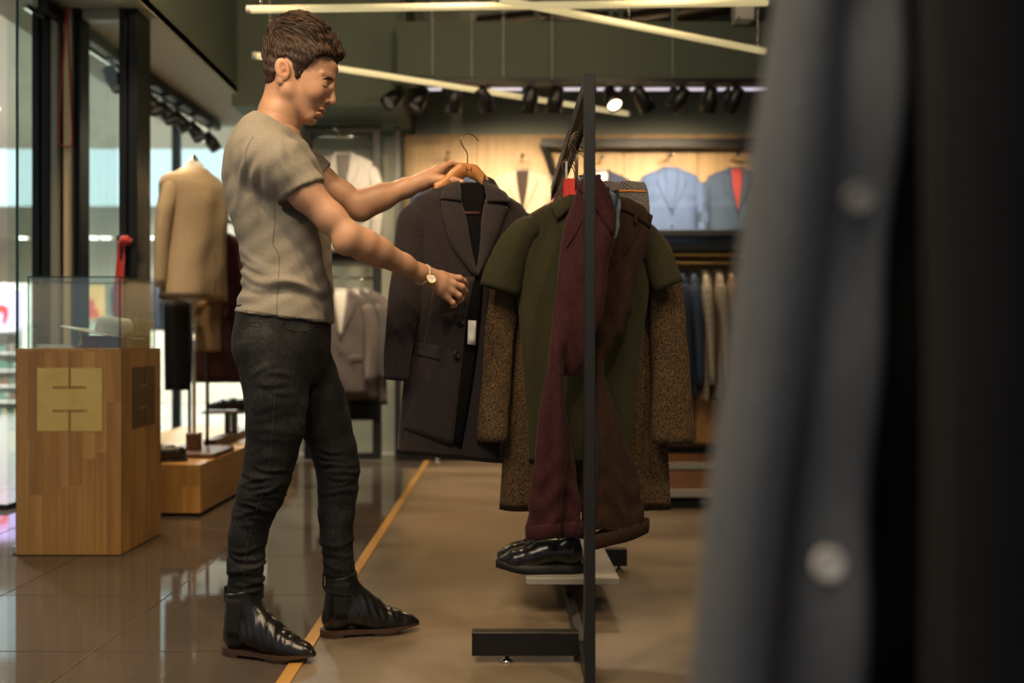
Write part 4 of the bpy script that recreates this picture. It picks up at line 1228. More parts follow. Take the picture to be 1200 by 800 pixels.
# tweed coat (at the back of the hung clothes)
d = 2.985; pc = 684.0; zb = PZ(596, d)
cx = PX(pc, d)
tw = Garment('tweed_coat', (cx, d, zb), 'long brown flecked tweed overcoat hanging behind the olive polo on the rack', 'coat')
fold = lambda x, z: (.010 * math.sin(x * 21 + 1.2 * math.sin(z * 3)) + .006 * math.sin(x * 47 + z * 2)) * smoothstep(1.0, .2, z)
tw.set_rows(rows_px(d, pc, zb, [(225, 662, 706, 0, .035), (232, 652, 716, 0, .05), (250, 622, 746, 0, .055), (268, 606, 764, 0, .06), (330, 602, 768, 0, .07), (430, 596, 776, 0, .065), (520, 590, 782, 0, .06), (596, 585, 786, 0, .055)]), fold)
tw.body('tweed', N=80)
def tx(px): return (px - pc) * d / FPX
def tz(py): return PZ(py, d) - zb
for sgn, pts in ((-1, [(616, 268), (594, 330), (584, 400), (580, 460), (577, 515)]), (1, [(752, 268), (774, 330), (780, 400), (783, 460), (783, 517)])):
    sl = tw.tubepart('sleeve', 'tweed', [(tx(a), -.030 - .012 * k, tz(b)) for k, (a, b) in enumerate(pts)], [.060, .058, .060, .064, .066] if sgn > 0 else [.060, .055, .052, .051, .050], [.8, .62, .5, .45, .42], 26, 22, crease=.04)
for k in range(3): tw.button(tx(678), tz(330 + 60 * k), .012)
cl = tw.panel('collar', 'tweed', [(tx(662), tz(224)), (tx(655), tz(240)), (tx(650), tz(258))], [(tx(676), tz(226)), (tx(672), tz(250)), (tx(668), tz(290))], .012)
tw.panel('collar', 'tweed', [(tx(706), tz(224)), (tx(713), tz(240)), (tx(718), tz(258))], [(tx(692), tz(226)), (tx(696), tz(250)), (tx(700), tz(290))], .012)
hanger((min(cx, RAILX + .010), d, PZ(229, d)), 'wooden hanger inside the tweed coat on the rack', .13, .075, 0, flip=1, hook_rot=0, stem=1.520 - PZ(229, d) - .066 + .013)

# plum jacket between tweed coat and polo: only its collar and shoulder show
d = 2.935; pc = 682.0; zb = PZ(470, d); cx = PX(pc, d)
pl_ = Garment('plum_jacket', (cx, d, zb), 'plum red knitted jacket squeezed behind the olive polo, collar and shoulder showing', 'jacket')
pl_.set_rows(rows_px(d, pc, zb, [(212, 664, 690, 0, .018), (222, 654, 706, 0, .018), (238, 644, 722, 0, .018), (256, 626, 740, 0, .018), (300, 620, 748, 0, .018), (400, 620, 746, 0, .018), (470, 620, 744, 0, .018)]), lambda x, z: .004 * math.sin(x * 30))
pl_.body('plum_knit')
pl_.panel('collar', 'plum_knit', [((648 - pc) * d / FPX, PZ(236, d) - zb), ((656 - pc) * d / FPX, PZ(220, d) - zb), ((666 - pc) * d / FPX, PZ(210, d) - zb)],
          [((654 - pc) * d / FPX, PZ(244, d) - zb), ((662 - pc) * d / FPX, PZ(230, d) - zb), ((672 - pc) * d / FPX, PZ(220, d) - zb)], .012, curl=.008)
hanger((min(cx, RAILX + .010), d, PZ(217, d)), 'wooden hanger inside the plum jacket on the rack', .10, .065, 0, stem=1.520 - PZ(217, d) - .066 + .013)

# olive polo
d = 2.885; pc = 681.0; zb = PZ(543, d); cx = PX(pc, d)
po = Garment('polo_shirt', (cx, d, zb), 'olive green short-sleeved polo shirt hanging on the rack behind burgundy trousers', 'shirt')
fold = lambda x, z: (.012 * math.sin(x * 24 + 1.5 * math.sin(z * 5) + .6) + .005 * math.sin(x * 60)) * smoothstep(.75, .1, z) + .003 * math.sin(x * 40 + z * 22)
po.set_rows(rows_px(d, pc, zb, [(226, 660, 704, 0, .028), (234, 652, 712, 0, .04), (248, 628, 734, 0, .048), (262, 606, 757, 0, .05), (285, 598, 765, 0, .052), (345, 606, 760, 0, .055), (430, 613, 748, 0, .05), (500, 618, 742, 0, .045), (543, 620, 740, 0, .042)]), fold)
po.body('polo_olive', N=80)
X_ = lambda px: (px - pc) * d / FPX
Z_ = lambda py: PZ(py, d) - zb
for pts in ([(632, 262), (612, 278), (597, 306), (585.5, 341)], [(732, 262), (752, 278), (769, 305), (782.5, 336)]):
    sl = po.tubepart('sleeve', 'polo_olive', [(X_(a), -.012 - .004 * k, Z_(b)) for k, (a, b) in enumerate(pts)], [.040, .054, .064, .067] if pts[0][0] < 680 else [.040, .050, .052, .049], [.9, .75, .55, .42], 18, 22, crease=.025)
po.panel('collar', 'polo_olive', [(X_(657), Z_(226)), (X_(652), Z_(234)), (X_(644), Z_(245))], [(X_(676), Z_(228)), (X_(668), Z_(246)), (X_(652), Z_(262))], .010, curl=.006)
po.panel('collar', 'polo_olive', [(X_(705), Z_(226)), (X_(711), Z_(234)), (X_(718), Z_(245))], [(X_(686), Z_(228)), (X_(694), Z_(246)), (X_(710), Z_(262))], .010, curl=.006)
po.panel('placket', 'polo_olive', [(X_(676), Z_(240)), (X_(676), Z_(300))], [(X_(686), Z_(240)), (X_(686), Z_(300))], .004)
for k in range(2): po.button(X_(681), Z_(256 + 26 * k), .006)
hanger((min(cx, RAILX + .010), d, PZ(231, d)), 'wooden hanger inside the olive polo on the rack', .11, .07, 0, stem=1.520 - PZ(231, d) - .066 + .013)

def clip_hanger(xm, y, ztop, label, w=.11, red=False):
    """wire trouser hanger with two clips"""
    o = thing('trouser_hanger', (xm, y, ztop), label, 'hanger')
    MB().cyl((min(xm - w, RAILX), y, ztop), (xm + w, y, ztop), .003, seg=8).build('bar', M['hook_wire'], o, True)
    MB().tube(spline([Vector((RAILX - .004, y, ztop)) + Vector((p.x, 0, p.z)) for p in hook_pts((0, 0, 0), 1.0, 1, 1.520 - ztop - .066 + .016)], 36), .0018, 8).build('hook', M['hook_wire'], o, True)
    for s_ in (-1, 1):
        MB().box(xm + s_*w*.85 - .007, xm + s_*w*.85 + .007, y - .010, y + .010, ztop - .030, ztop + .004).build('clip', M['red_plastic' if red else 'dark_plastic'], o, False, .003)
    return o

def trousers(name, label, d, pc, hem, mat, top_rows, legs, patch=None, cuffs=()):
    """seat and legs grown together as one cloth; rows = (py, px_left, px_right, y_mid, half_thickness)"""
    zb = PZ(hem, d); cx = PX(pc, d)
    g_ = Garment(name, (cx, d, zb), label, 'trousers')
    X = lambda px: (px - pc) * d / FPX
    Z = lambda py: PZ(py, d) - zb
    g_.X, g_.Z = X, Z
    g_.set_rows(rows_px(d, pc, zb, top_rows))
    allr = [r for R_ in [top_rows] + list(legs) for r in R_]
    f_ = Field((X(min(r[1] for r in allr)) - .02, -.12, -.01), (X(max(r[2] for r in allr)) + .02, .12, Z(min(r[0] for r in allr)) + .01), .0045)
    for R_ in [top_rows] + list(legs):
        f_.column([Z(r[0]) for r in R_], [(X(r[1]) + X(r[2])) / 2 for r in R_], [(X(r[2]) - X(r[1])) / 2 for r in R_], [r[3] for r in R_], [r[4] for r in R_], .016, 2.4)
    V, F = f_.mesh(); V = relax(V, F, 2); N = vnormals(V, F)
    x, y, z = V.T
    w = .0028 * np.sin(x * 85 + z * 14 + 2 * np.sin(z * 9)) * np.sin(z * 11 + x * 20 + y * 30) + .0022 * np.sin(x * 50 - z * 38) * np.exp(-((z - z.max() + .25) / .22) ** 2) \
        + .0030 * np.sin(z * 70 + 12 * x + 3 * np.sin(x * 40)) * np.exp(-((z - .12) / .12) ** 2)
    w = w + .0032 * np.sin(x * 105 + 3.2 * np.sin(z * 5 + x * 9 + pc) + 9 * y + pc) * np.clip((z.max() - z) / .25, .25, 1)
    V = V + N * w[:, None]
    c_ = np_mesh('cloth', V, F, M[mat]); c_.parent = g_.o
    bb = BVHTree.FromPolygons([Vector(v) for v in V], [tuple(q) for q in F])
    def surf(x, z, lift=0.0):
        h = bb.ray_cast(Vector((x, -.3, z)), Vector((0, 1, 0)))
        return (h[0].y if h[0] else Garment.surf(g_, x, z)) - lift
    g_.surf = surf
    for (a, b, sl, ym, th) in cuffs:      # turned-up hem: px range at the bottom, slope of the hem in z per x
        xm = (X(a) + X(b)) / 2; hw = (X(b) - X(a)) / 2; rg = []
        for k, (zz, gr) in enumerate(((.0, 1.0), (.002, 1.05), (.02, 1.08), (.040, 1.07), (.043, 1.0))):
            rg.append([(xm + hw * gr * math.copysign(abs(math.cos(t)) ** .8, math.cos(t)), ym + (th * gr + .003) * math.sin(t) + .002 * math.sin(5 * t), zz + sl * hw * math.cos(t)) for t in [2 * math.pi * j / 30 for j in range(30)]])
        MB().rings(rg).build('cuff', M[mat], g_.o, True, local=True)
    return g_

# brown trousers (nearest the front upright) and burgundy trousers
bu = trousers('burgundy_trousers', 'burgundy cotton trousers with rolled cuffs hanging from the rack over the trainers', 2.715, 676, 628, 'burgundy_cloth',
    [(206, 684, 701, 0, .016), (214, 678, 707, 0, .024), (230, 671, 717, 0, .032), (250, 665, 722, 0, .036), (272, 660, 721, 0, .040), (310, 655, 715, 0, .042), (350, 652, 708, 0, .040), (385, 652, 701, 0, .036), (410, 656, 693, 0, .028), (428, 660, 684, 0, .018), (440, 665, 675, 0, .006)],
    [[(330, 654, 672, .0, .010), (375, 648, 668, -.010, .028), (410, 643, 662, -.016, .034), (450, 638, 660, -.018, .034), (500, 631, 661, -.018, .032), (545, 626, 662, -.018, .030), (590, 620, 657, -.018, .030), (625, 617, 655, -.018, .032)],
     [(430, 646, 660, .006, .016), (480, 645, 665, .016, .022), (530, 648, 672, .020, .026), (580, 650, 679, .020, .028), (628, 650, 682, .020, .030)]],
    cuffs=((616.5, 655.5, .10, -.018, .032), (650, 682.5, .0, .020, .030)))
bu.panel('waistband', 'burgundy_cloth', [(bu.X(682), bu.Z(209)), (bu.X(700), bu.Z(226)), (bu.X(721), bu.Z(262))], [(bu.X(675), bu.Z(222)), (bu.X(694), bu.Z(243)), (bu.X(716), bu.Z(278))], .004)
bu.panel('pocket_welt', 'burgundy_cloth', [(bu.X(662), bu.Z(290)), (bu.X(672), bu.Z(275)), (bu.X(680), bu.Z(258))], [(bu.X(663), bu.Z(292)), (bu.X(673), bu.Z(277)), (bu.X(681), bu.Z(260))], .003, m=2)
clip_hanger(.272, 2.715, PZ(206, 2.715), 'wire trouser hanger gripping the burgundy trousers', .022)

br = trousers('brown_trousers', 'dark brown trousers with turned-up hems hanging beside burgundy ones on the rack', 2.80, 722, 632, 'brown_cloth',
    [(228, 708, 722, 0, .010), (233, 704, 738, 0, .016), (242, 702, 755, 0, .022), (254, 700, 765, 0, .028), (290, 697, 757, 0, .040), (330, 696, 750, 0, .040), (365, 696, 740, 0, .038), (390, 697, 728, 0, .032), (412, 697, 714, 0, .022), (430, 698, 706, 0, .010)],
    [[(350, 698, 728, .0, .010), (390, 697, 720, -.010, .028), (425, 696, 708, -.016, .030), (450, 696, 711, -.018, .030), (480, 697, 719, -.020, .032), (530, 698, 738, -.020, .034), (580, 696, 751, -.020, .034), (618, 692, 757, -.020, .034)],
     [(380, 690, 704, .010, .020), (440, 688, 703, .018, .024), (520, 686, 703, .020, .024), (580, 683, 701, .020, .024), (632, 680, 698, .020, .024)]],
    cuffs=((690, 757.5, .32, -.020, .034), (679.5, 698, -.1, .020, .024)))
br.panel('waistband', 'brown_cloth', [(br.X(703), br.Z(228)), (br.X(735), br.Z(236)), (br.X(765), br.Z(253))], [(br.X(700), br.Z(241)), (br.X(733), br.Z(250)), (br.X(761), br.Z(268))], .005)
for px, py in ((712, 236), (742, 246)):
    br.panel('belt_loop', 'brown_cloth', [(br.X(px), br.Z(py - 3)), (br.X(px - 1), br.Z(py + 17))], [(br.X(px + 4), br.Z(py - 2)), (br.X(px + 3), br.Z(py + 18))], .010, m=3)
br.panel('pocket_welt', 'brown_cloth', [(br.X(728), br.Z(300)), (br.X(738), br.Z(285)), (br.X(748), br.Z(266))], [(br.X(729), br.Z(302)), (br.X(739), br.Z(287)), (br.X(749), br.Z(268))], .003, m=2)
clip_hanger(.335, 2.80, PZ(224, 2.80), 'wire trouser hanger gripping the brown trousers', .025)

# pale blue jeans and checked trousers squeezed in behind, waistbands showing
bj_ = trousers('blue_jeans', 'faded blue jeans with a dark leather label, waistband showing between burgundy and brown trousers', 2.762, 706, 300, 'jeans_blue',
    [(218, 694, 704, 0, .005), (224, 692, 720, 0, .007), (234, 692, 727, 0, .007), (262, 696, 727, 0, .007), (300, 700, 716, 0, .004)], [])
plain('label_leather', (.02, .055, .075), .5); plain('label_yellow', (.55, .34, .06), .6)
bj_.panel('leather_label', 'label_leather', [(bj_.X(708), bj_.Z(226)), (bj_.X(707), bj_.Z(246))], [(bj_.X(725), bj_.Z(230)), (bj_.X(721), bj_.Z(251))], .004, m=4)
bj_.panel('waist_stitch', 'label_yellow', [(bj_.X(695), bj_.Z(229)), (bj_.X(706), bj_.Z(235))], [(bj_.X(695), bj_.Z(230.3)), (bj_.X(706), bj_.Z(236.3))], .003, m=2)
clip_hanger(.305, 2.762, PZ(221, 2.762), 'wire trouser hanger gripping the blue jeans', .02)
ck = trousers('checked_trousers', 'black and white checked trousers hung behind the brown ones, only the waistband showing', 3.105, 728, 480, 'check_cloth',
    [(213, 698, 756, 0, .020), (222, 697, 759, 0, .022), (250, 698, 762, 0, .024), (300, 700, 760, 0, .024), (480, 702, 752, 0, .022)], [])
ck.panel('orange_stripe', 'label_orange' if 'label_orange' in M else plain('label_orange', (.65, .20, .03), .6).name, [(ck.X(716), ck.Z(224)), (ck.X(756), ck.Z(224))], [(ck.X(716), ck.Z(226)), (ck.X(756), ck.Z(226))], .003, m=2)
clip_hanger(.40, 3.105, PZ(214, 3.105), 'wire trouser hanger gripping the checked trousers', .07)
# red card on the polo's hanger
d = 2.845
rc = thing('red_size_card', P(668, 246, d), 'glossy red plastic hang card between polo collar and burgundy trousers', 'card')
MB().box(PX(660, d), PX(676, d), d - .004, d + .004, PZ(262, d), PZ(209, d)).build('card', M['red_plastic'], rc, False, .003)
MB().box(PX(663, d) - .001, PX(663, d) + .005, d - .003, d + .003, PZ(210, d), PZ(189, d)).build('stem', M['white_paint'], rc)
# ================================================================== the overcoat in the man's hands
CY, CA = 2.985, math.radians(27)
CC, CS_ = math.cos(CA), math.sin(CA)
CX0 = PX(548, CY)
def cxl(px):
    k = (px - HX) / FPX
    return (k * CY - CX0) / (CC - k * CS_)
CZB = .52
def cz(px, py): return PZ(py, CY + cxl(px) * CS_) - CZB
oc = Garment('overcoat', (CX0, CY, CZB), 'dark plum-brown wool overcoat on the wooden hanger held up by the person', 'coat', rz=CA)
ZT = cz(548, 213)
def ofold(x, z):
    low = smoothstep(.80, .15, z)
    return low * (.016 * math.sin(x * 17 + .8 + 1.2 * math.sin(z * 4)) + .006 * math.sin(x * 41 + 2 * z)) + .004 * math.sin(x * 30 + z * 12) * smoothstep(.2, .6, z)
oc.set_rows([(ZT, -.050, .060, .012, .020), (ZT - .010, -.075, .085, .010, .034), (ZT - .035, -.130, .140, .005, .050), (ZT - .065, -.183, .200, 0, .056), (ZT - .10, -.205, .226, 0, .062), (ZT - .17, -.200, .226, 0, .075),
             (ZT - .30, -.190, .215, 0, .082), (ZT - .45, -.195, .215, 0, .078), (ZT - .65, -.222, .225, 0, .072), (.0, -.245, .235, 0, .066)], ofold, 2.5)
oc.shear = lambda x, z: smoothstep(.7, 0, z) * (-.13 * (x - .05))
oc.body('coat_wool', N=90, nz=50)
sl = oc.tubepart('sleeve', 'coat_wool', [(-.185, .0, ZT - .085), (cxl(483), -.005, cz(483, 290)), (cxl(473), -.018, cz(473, 345)), (cxl(464), -.030, cz(464, 400)), (cxl(459), -.036, cz(459, 445))], [.058, .060, .056, .048, .040], [.8, .7, .6, .55, .5], 30, 24, crease=.035)
oc.tubepart('sleeve', 'coat_wool', [(.195, .0, ZT - .085), (.243, 0, ZT - .25), (.262, -.01, ZT - .42), (.268, -.02, ZT - .62)], [.058, .060, .054, .042], [.8, .7, .6, .5], 26, 22, crease=.035)
c_ = lambda px, py: (cxl(px), cz(px, py))
# dark inside of the open front, then lapels over it
oc.panel('lining', 'lining_black', [c_(526, 216), c_(530, 262), c_(541, 322)], [c_(566, 214), c_(556, 265), c_(546, 322)], .003, 18, 7)
oc.panel('front_gap', 'lining_black', [c_(541, 322), c_(532, 372), c_(527, 450), c_(521, 524)], [c_(552, 322), c_(549, 380), c_(541, 450), c_(531, 528)], .003, 24, 5)
oc.panel('front_panel', 'coat_wool', [c_(500, 330), c_(492, 400), c_(482, 460), c_(470, 515)], [c_(543, 326), c_(533, 380), c_(527, 450), c_(521, 526)], .007, 26, 12, .006)
oc.panel('lapel', 'coat_lapel', [c_(509, 238), c_(511, 258), c_(519, 291), c_(541, 326)], [c_(529, 234), c_(534, 258), c_(538, 291), c_(545, 326)], .012, 20, 7, .007, .006)
oc.panel('lapel', 'coat_lapel', [c_(560, 236), c_(553, 262), c_(549, 291), c_(543, 326)], [c_(584, 246), c_(577, 262), c_(564, 290), c_(545, 326)], .012, 20, 7, .007, .006)
oc.panel('collar', 'coat_lapel', [c_(517, 219), c_(511, 227), c_(507, 236)], [c_(534, 213), c_(531, 224), c_(529, 240)], .018, 12, 6, .008, .006)
oc.panel('collar', 'coat_lapel', [c_(565, 206), c_(561, 222), c_(560, 240)], [c_(578, 212), c_(584, 224), c_(587, 241)], .020, 12, 6, .008, .008)
oc.panel('pocket_flap', 'coat_lapel', [c_(478, 404), c_(477, 420)], [c_(506, 410), c_(505, 427)], .009, 6, 6, .004, sub=oc.b)
for px, py in ((527.5, 378), (522, 418)): oc.button(*c_(px, py), .012, 'button_dark', .016)
oc.panel('price_tag', 'paper_white', [c_(533.5, 377), c_(532.5, 405)], [c_(542, 377.5), c_(541, 406)], .022, 4, 3, .001)
oc.panel('brand_label', 'plum_knit', [c_(534, 251), c_(534, 254)], [c_(552, 251), c_(552, 254)], .006, 4, 4, .001)

hg = thing('coat_hanger', (CX0, CY - .010, PZ(192, CY)), 'pale wooden suit hanger with black wire hook gripped by the person', 'hanger', None, CA)
def hzl(py): return PZ(py, CY) - PZ(192, CY)
poly = []
xs = [k / 16 for k in range(17)]
top = []; bot = []
for k in range(-14, 15):
    t = k / 14; x = .118 * t; a = abs(x)
    top.append((x, -.0 - (0 if a < .030 else (a - .030) * .95 - max(0, a - .09) * .35)))
    bot.append((x, hzl(207.5) - (.0 if a < .006 else (a - .006) * .95 - max(0, a - .09) * .35)))
rg = []
for (x, zt), (_, zb_) in zip(top, bot):
    t = abs(x) / .118; th = .007 * (1 + .3 * t)
    zb2 = max(zb_, zt - .05)
    rg.append([(x, -th, zb2), (x, th, zb2), (x, th, zt - .004), (x, th * .5, zt), (x, -th * .5, zt), (x, -th, zt - .004)])
MB().rings(rg).build('shoulder_bar', M['hanger_wood'], hg, True, local=True)
hk = [(548, 193), (548, 188), (547.5, 180), (543.5, 174), (540.5, 167), (542.5, 160.5), (548.5, 157.5), (555, 159), (560.5, 164.5)]
MB().tube(spline([Vector(((a - 548) * CY / FPX / CC, 0, hzl(b))) for a, b in hk], 40), .0021, 8).build('hook', M['hook_wire'], hg, True, local=True)
# burnt-in maker's mark: two short bars joined like the emblem on the plinth
plain('burn_mark', (.16, .05, .012), .6)
for k, (a, b, c2, d2) in enumerate(((545, 197.0, 546.4, 203), (550.5, 197.0, 551.9, 203), (546.4, 199.4, 550.5, 200.6))):
    x0 = (a - 548) * CY / FPX / CC; x1 = (c2 - 548) * CY / FPX / CC
    MB().box(x0, x1, -.0078, -.0068, hzl(d2), hzl(b)).build('burnt_mark', M['burn_mark'], hg, local=True)

# ================================================================== coats close to the camera
D0 = .72
def nx(px): return (px - HX) * D0 / FPX
NZB = .42
nc = Garment('blue_grey_coat', (nx(985), D0, NZB), 'blue-grey wool coat with pale buttons hanging beside the plain black coat', 'coat')
def nX(px): return nx(px) - nx(985)
def nZ(py): return PZ(py, D0) - NZB
nfold = lambda x, z: .006 * math.sin(z * 30 + x * 14) * smoothstep(.0, .1, .14 - abs(x)) + .004 * math.sin(x * 60 + z * 7)
nc.set_rows([(nZ(800) - .21, nX(905), nX(1330), .035, .055), (nZ(800), nX(908), nX(1320), .035, .055), (nZ(400), nX(938), nX(1310), .035, .060), (nZ(0), nX(962), nX(1300), .035, .060), (nZ(-200), nX(940), nX(1300), .035, .06), (nZ(-330), nX(960), nX(1290), .035, .055), (nZ(-420), nX(1060), nX(1200), .035, .04), (nZ(-440), nX(1090), nX(1170), .035, .03)], nfold, 2.6)
nc.body('front_coat_cloth', N=80, nz=50)
nc.tubepart('sleeve', 'front_coat_cloth', [(nX(985), .05, nZ(-300)), (nX(968), .015, nZ(-120)), (nX(950), .01, nZ(0)), (nX(930), .005, nZ(180)), (nX(902), .0, nZ(400)), (nX(872), .0, nZ(600)), (nX(853), .0, nZ(800)), (nX(846), .0, nZ(860))],
             [.050, .036, .025, .033, .032, .030, .029, .028], [.8, 1.2, 1.5, 1.3, 1.2, 1.2, 1.2, 1.2], 60, 26, crease=.03)
# front edge with buttons, dark open inside beside it
nc.panel('front_edge', 'front_coat_cloth', [(nX(968), nZ(-60)), (nX(966), nZ(200)), (nX(935), nZ(480)), (nX(905), nZ(830))], [(nX(1042), nZ(-60)), (nX(1030), nZ(200)), (nX(1008), nZ(480)), (nX(990), nZ(830))], .016, 30, 8, .006)
nc.panel('lining', 'lining_black', [(nX(1040), nZ(-60)), (nX(1028), nZ(200)), (nX(1006), nZ(480)), (nX(988), nZ(830))], [(nX(1160), nZ(-60)), (nX(1160), nZ(200)), (nX(1150), nZ(480)), (nX(1140), nZ(830))], .004, 26, 8, .004)
nc.button(nX(992), nZ(238), .0125, 'button_pale' if 'button_pale' in M else plain('button_pale', (.34, .32, .29), .35).name, .020)
nc.button(nX(955), nZ(650), .0125, plain('button_horn', (.85, .80, .70), .30).name, .020)
hanger((nx(1130), D0 + .035, PZ(-425, D0)), 'wooden hanger inside the blue-grey coat close by', .16, .07, 0, stem=.16)
D1 = .66
n2 = Garment('black_coat', (PX(1220, D1), D1, .40), 'plain black coat hanging open beside the blue-grey coat', 'coat')
kX = lambda px: PX(px, D1) - PX(1220, D1)
kZ = lambda py: PZ(py, D1) - .40
n2.set_rows([(kZ(800) - .2, kX(1075), kX(1500), -.01, .045), (kZ(800), kX(1078), kX(1490), -.01, .045), (kZ(400), kX(1082), kX(1480), -.01, .05), (kZ(0), kX(1075), kX(1470), -.01, .05), (kZ(-250), kX(1080), kX(1460), -.01, .05), (kZ(-400), kX(1120), kX(1420), -.01, .045), (kZ(-480), kX(1230), kX(1320), -.01, .03)],
            lambda x, z: .006 * math.sin(x * 45 + z * 5), 2.6)
n2.body('front_coat_dark', N=60)
n2.tubepart('sleeve', 'front_coat_dark', [(kX(1110), -.01, kZ(-330)), (kX(1120), -.03, kZ(-100)), (kX(1125), -.04, kZ(200)), (kX(1120), -.045, kZ(500)), (kX(1115), -.045, kZ(860))], [.04, .038, .034, .030, .026], .9, 30, 20, crease=.03)
hanger((PX(1275, D1), D1 - .01, PZ(-470, D1)), 'wooden hanger inside the black coat close by', .12, .06, 0, stem=.21)
# their stand, out of the frame
gs = thing('garment_stand', (1.25, .70, 0), 'black garment stand carrying the coats close by', 'garment stand')
zr = PZ(-425, D0) + .16 + .066 - .020
MB().cyl((.10, .72, zr), (1.25, .72, zr), .012, seg=12).build('rail', M['black_metal'], gs, True)
MB().cyl((1.25, .72, .02), (1.25, .72, zr + .02), .016, seg=14).build('pole', M['black_metal'], gs, True)
MB().box(.95, 1.55, .45, .99, 0, .02).build('base', M['black_metal'], gs, False, .004)
# ================================================================== oak plinth with emblem and glass case
PXL, PXR, PY0, PY1, PZT = PX(19, 3.87), PX(142, 3.87), 3.87, 4.32, .889
pli = thing('display_plinth', ((PXL + PXR) / 2, (PY0 + PY1) / 2, 0), 'square oak block plinth with a gold emblem under the glass case', 'plinth')
MB().box(PXL + .014, PXR - .014, PY0 + .014, PY1 - .002, .004, PZT - .014).build('core', M['slot_wood'], pli)
rng = random.Random(11)
def staves(parent, mat, a0, a1, z0, z1, n, place, rnd, gap=.0003):
    """upright staves, each column broken into lengths"""
    e = [a0 + (a1 - a0) * k / n for k in range(n + 1)]
    for k in range(1, n): e[k] += rnd.uniform(-.008, .008)
    for k in range(n):
        zc = [z0]
        if rnd.random() < .8: zc.append(z0 + (z1 - z0) * rnd.uniform(.25, .75))
        zc.append(z1)
        for u, v in zip(zc[:-1], zc[1:]):
            b = place(e[k] + gap, e[k + 1] - gap, u + gap, v - gap)
            MB().box(*b).build('stave', M[mat], parent, False, .0003)
staves(pli, 'oak', PXL, PXR, .004, PZT - .012, 8, lambda a, b, u, v: (a, b, PY0 + rng.uniform(0, .0006), PY0 + .016, u, v), rng)
staves(pli, 'oak', PY0 + .016, PY1, .004, PZT - .012, 7, lambda a, b, u, v: (PXR - .016, PXR - rng.uniform(0, .0006), a, b, u, v), rng)
staves(pli, 'oak', PY0 + .016, PY1, .004, PZT - .012, 4, lambda a, b, u, v: (PXL, PXL + .016, a, b, u, v), rng)
for k in range(6):
    a = PXL + (PXR - PXL) * k / 6; b = PXL + (PXR - PXL) * (k + 1) / 6
    MB().box(a + .0006, b - .0006, PY0, PY1, PZT - .012, PZT).build('stave', M['oak_flat'], pli, False, .0007)
def emblem(mat, fx, fz, put):
    mb = MB()
    for i in range(5):
        for j in range(5):
            if (i, j) in ((2, 0), (2, 4)) or (j in (1, 3) and i in (1, 2, 3)): continue
            mb.box(*put(fx[i], fx[i + 1], fz[j + 1], fz[j]))
    return mb.build('emblem', M[mat], pli)
zc = [PZ(y, PY0) for y in (431, 452.5, 455.5, 480, 483, 505)]
emblem('gold_leaf', [PX(x, PY0) for x in (44, 62, 80.6, 83.4, 102, 120)], zc, lambda a, b, u, v: (a, b, PY0 - .003, PY0 + .002, u, v))
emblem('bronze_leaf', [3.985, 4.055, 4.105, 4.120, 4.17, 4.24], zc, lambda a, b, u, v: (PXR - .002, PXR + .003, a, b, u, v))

# glass case
GX0, GX1, GY0, GY1, GZ1 = PX(33, 3.9), PX(141.5, 3.9), 3.895, 4.29, 1.193
gc = thing('glass_case', ((GX0 + GX1) / 2, (GY0 + GY1) / 2, PZT), 'open-edged glass display case on the oak plinth', 'display case')
for nm, b in (('front', (GX0, GX1, GY0, GY0 + .006, PZT, GZ1)), ('back', (GX0, GX1, GY1 - .006, GY1, PZT, GZ1)), ('left', (GX0, GX0 + .006, GY0 + .006, GY1 - .006, PZT, GZ1)), ('right', (GX1 - .006, GX1, GY0 + .006, GY1 - .006, PZT, GZ1)), ('top', (GX0, GX1, GY0, GY1, GZ1, GZ1 + .006))):
    MB().box(*b).build('pane', M['case_glass'], gc)
for x in (GX0, GX1 - .004):
    for y in (GY0, GY1 - .004): MB().box(x, x + .004, y, y + .004, PZT, GZ1).build('pane_edge', M['glass_edge'], gc)
for y in (GY0 - .001, GY1 - .003): MB().box(GX0, GX1, y, y + .004, GZ1 + .001, GZ1 + .0065).build('pane_edge', M['glass_edge'], gc)
for x in (GX0 - .001, GX1 - .003): MB().box(x, x + .004, GY0, GY1, GZ1 + .001, GZ1 + .0065).build('pane_edge', M['glass_edge'], gc)
# goods in the case
plain('navy_box', (.012, .016, .03), .6); plain('maroon_box', (.05, .008, .01), .6); plain('straw_white', (.62, .60, .53), .8); plain('yellow_silk', (.55, .36, .05), .5)
tag(box('gift_box', M['navy_box'], -1.762, -1.662, 4.0, 4.26, PZT + .001, PZ(393, 4.0), bevel=.003), 'navy blue gift box lying in the glass case', 'box')
tag(box('gift_box', M['maroon_box'], -1.872, -1.770, 4.02, 4.2, PZT + .001, PZ(393, 4.0), bevel=.003), 'maroon gift box lying in the glass case', 'box')
ht = thing('white_hat', Vector((-1.765, 4.10, PZ(393, 4.0))), 'white brimmed hat resting on the boxes in the glass case', 'hat')
hc = Vector((-1.765, 4.10, PZ(393, 4.0) + .002)); Rm = Matrix.Rotation(math.radians(9), 3, 'Y')
def hat_ring(r, z, sx=1.0): return [hc + Rm @ Vector((r * sx * math.cos(2*math.pi*j/28) - (.10 if r > .1 else 0) * (math.cos(2*math.pi*j/28) < 0) * abs(math.cos(2*math.pi*j/28)), r * math.sin(2*math.pi*j/28), z)) for j in range(28)]
MB().rings([hat_ring(.078, .0), hat_ring(.080, .03), hat_ring(.075, .065), hat_ring(.06, .082), hat_ring(.03, .076)]).build('crown', M['straw_white'], ht, True)
MB().rings([hat_ring(.076, .003), hat_ring(.11, .0), hat_ring(.135, .004), hat_ring(.135, .007), hat_ring(.11, .004), hat_ring(.076, .008)]).build('brim', M['straw_white'], ht, True)
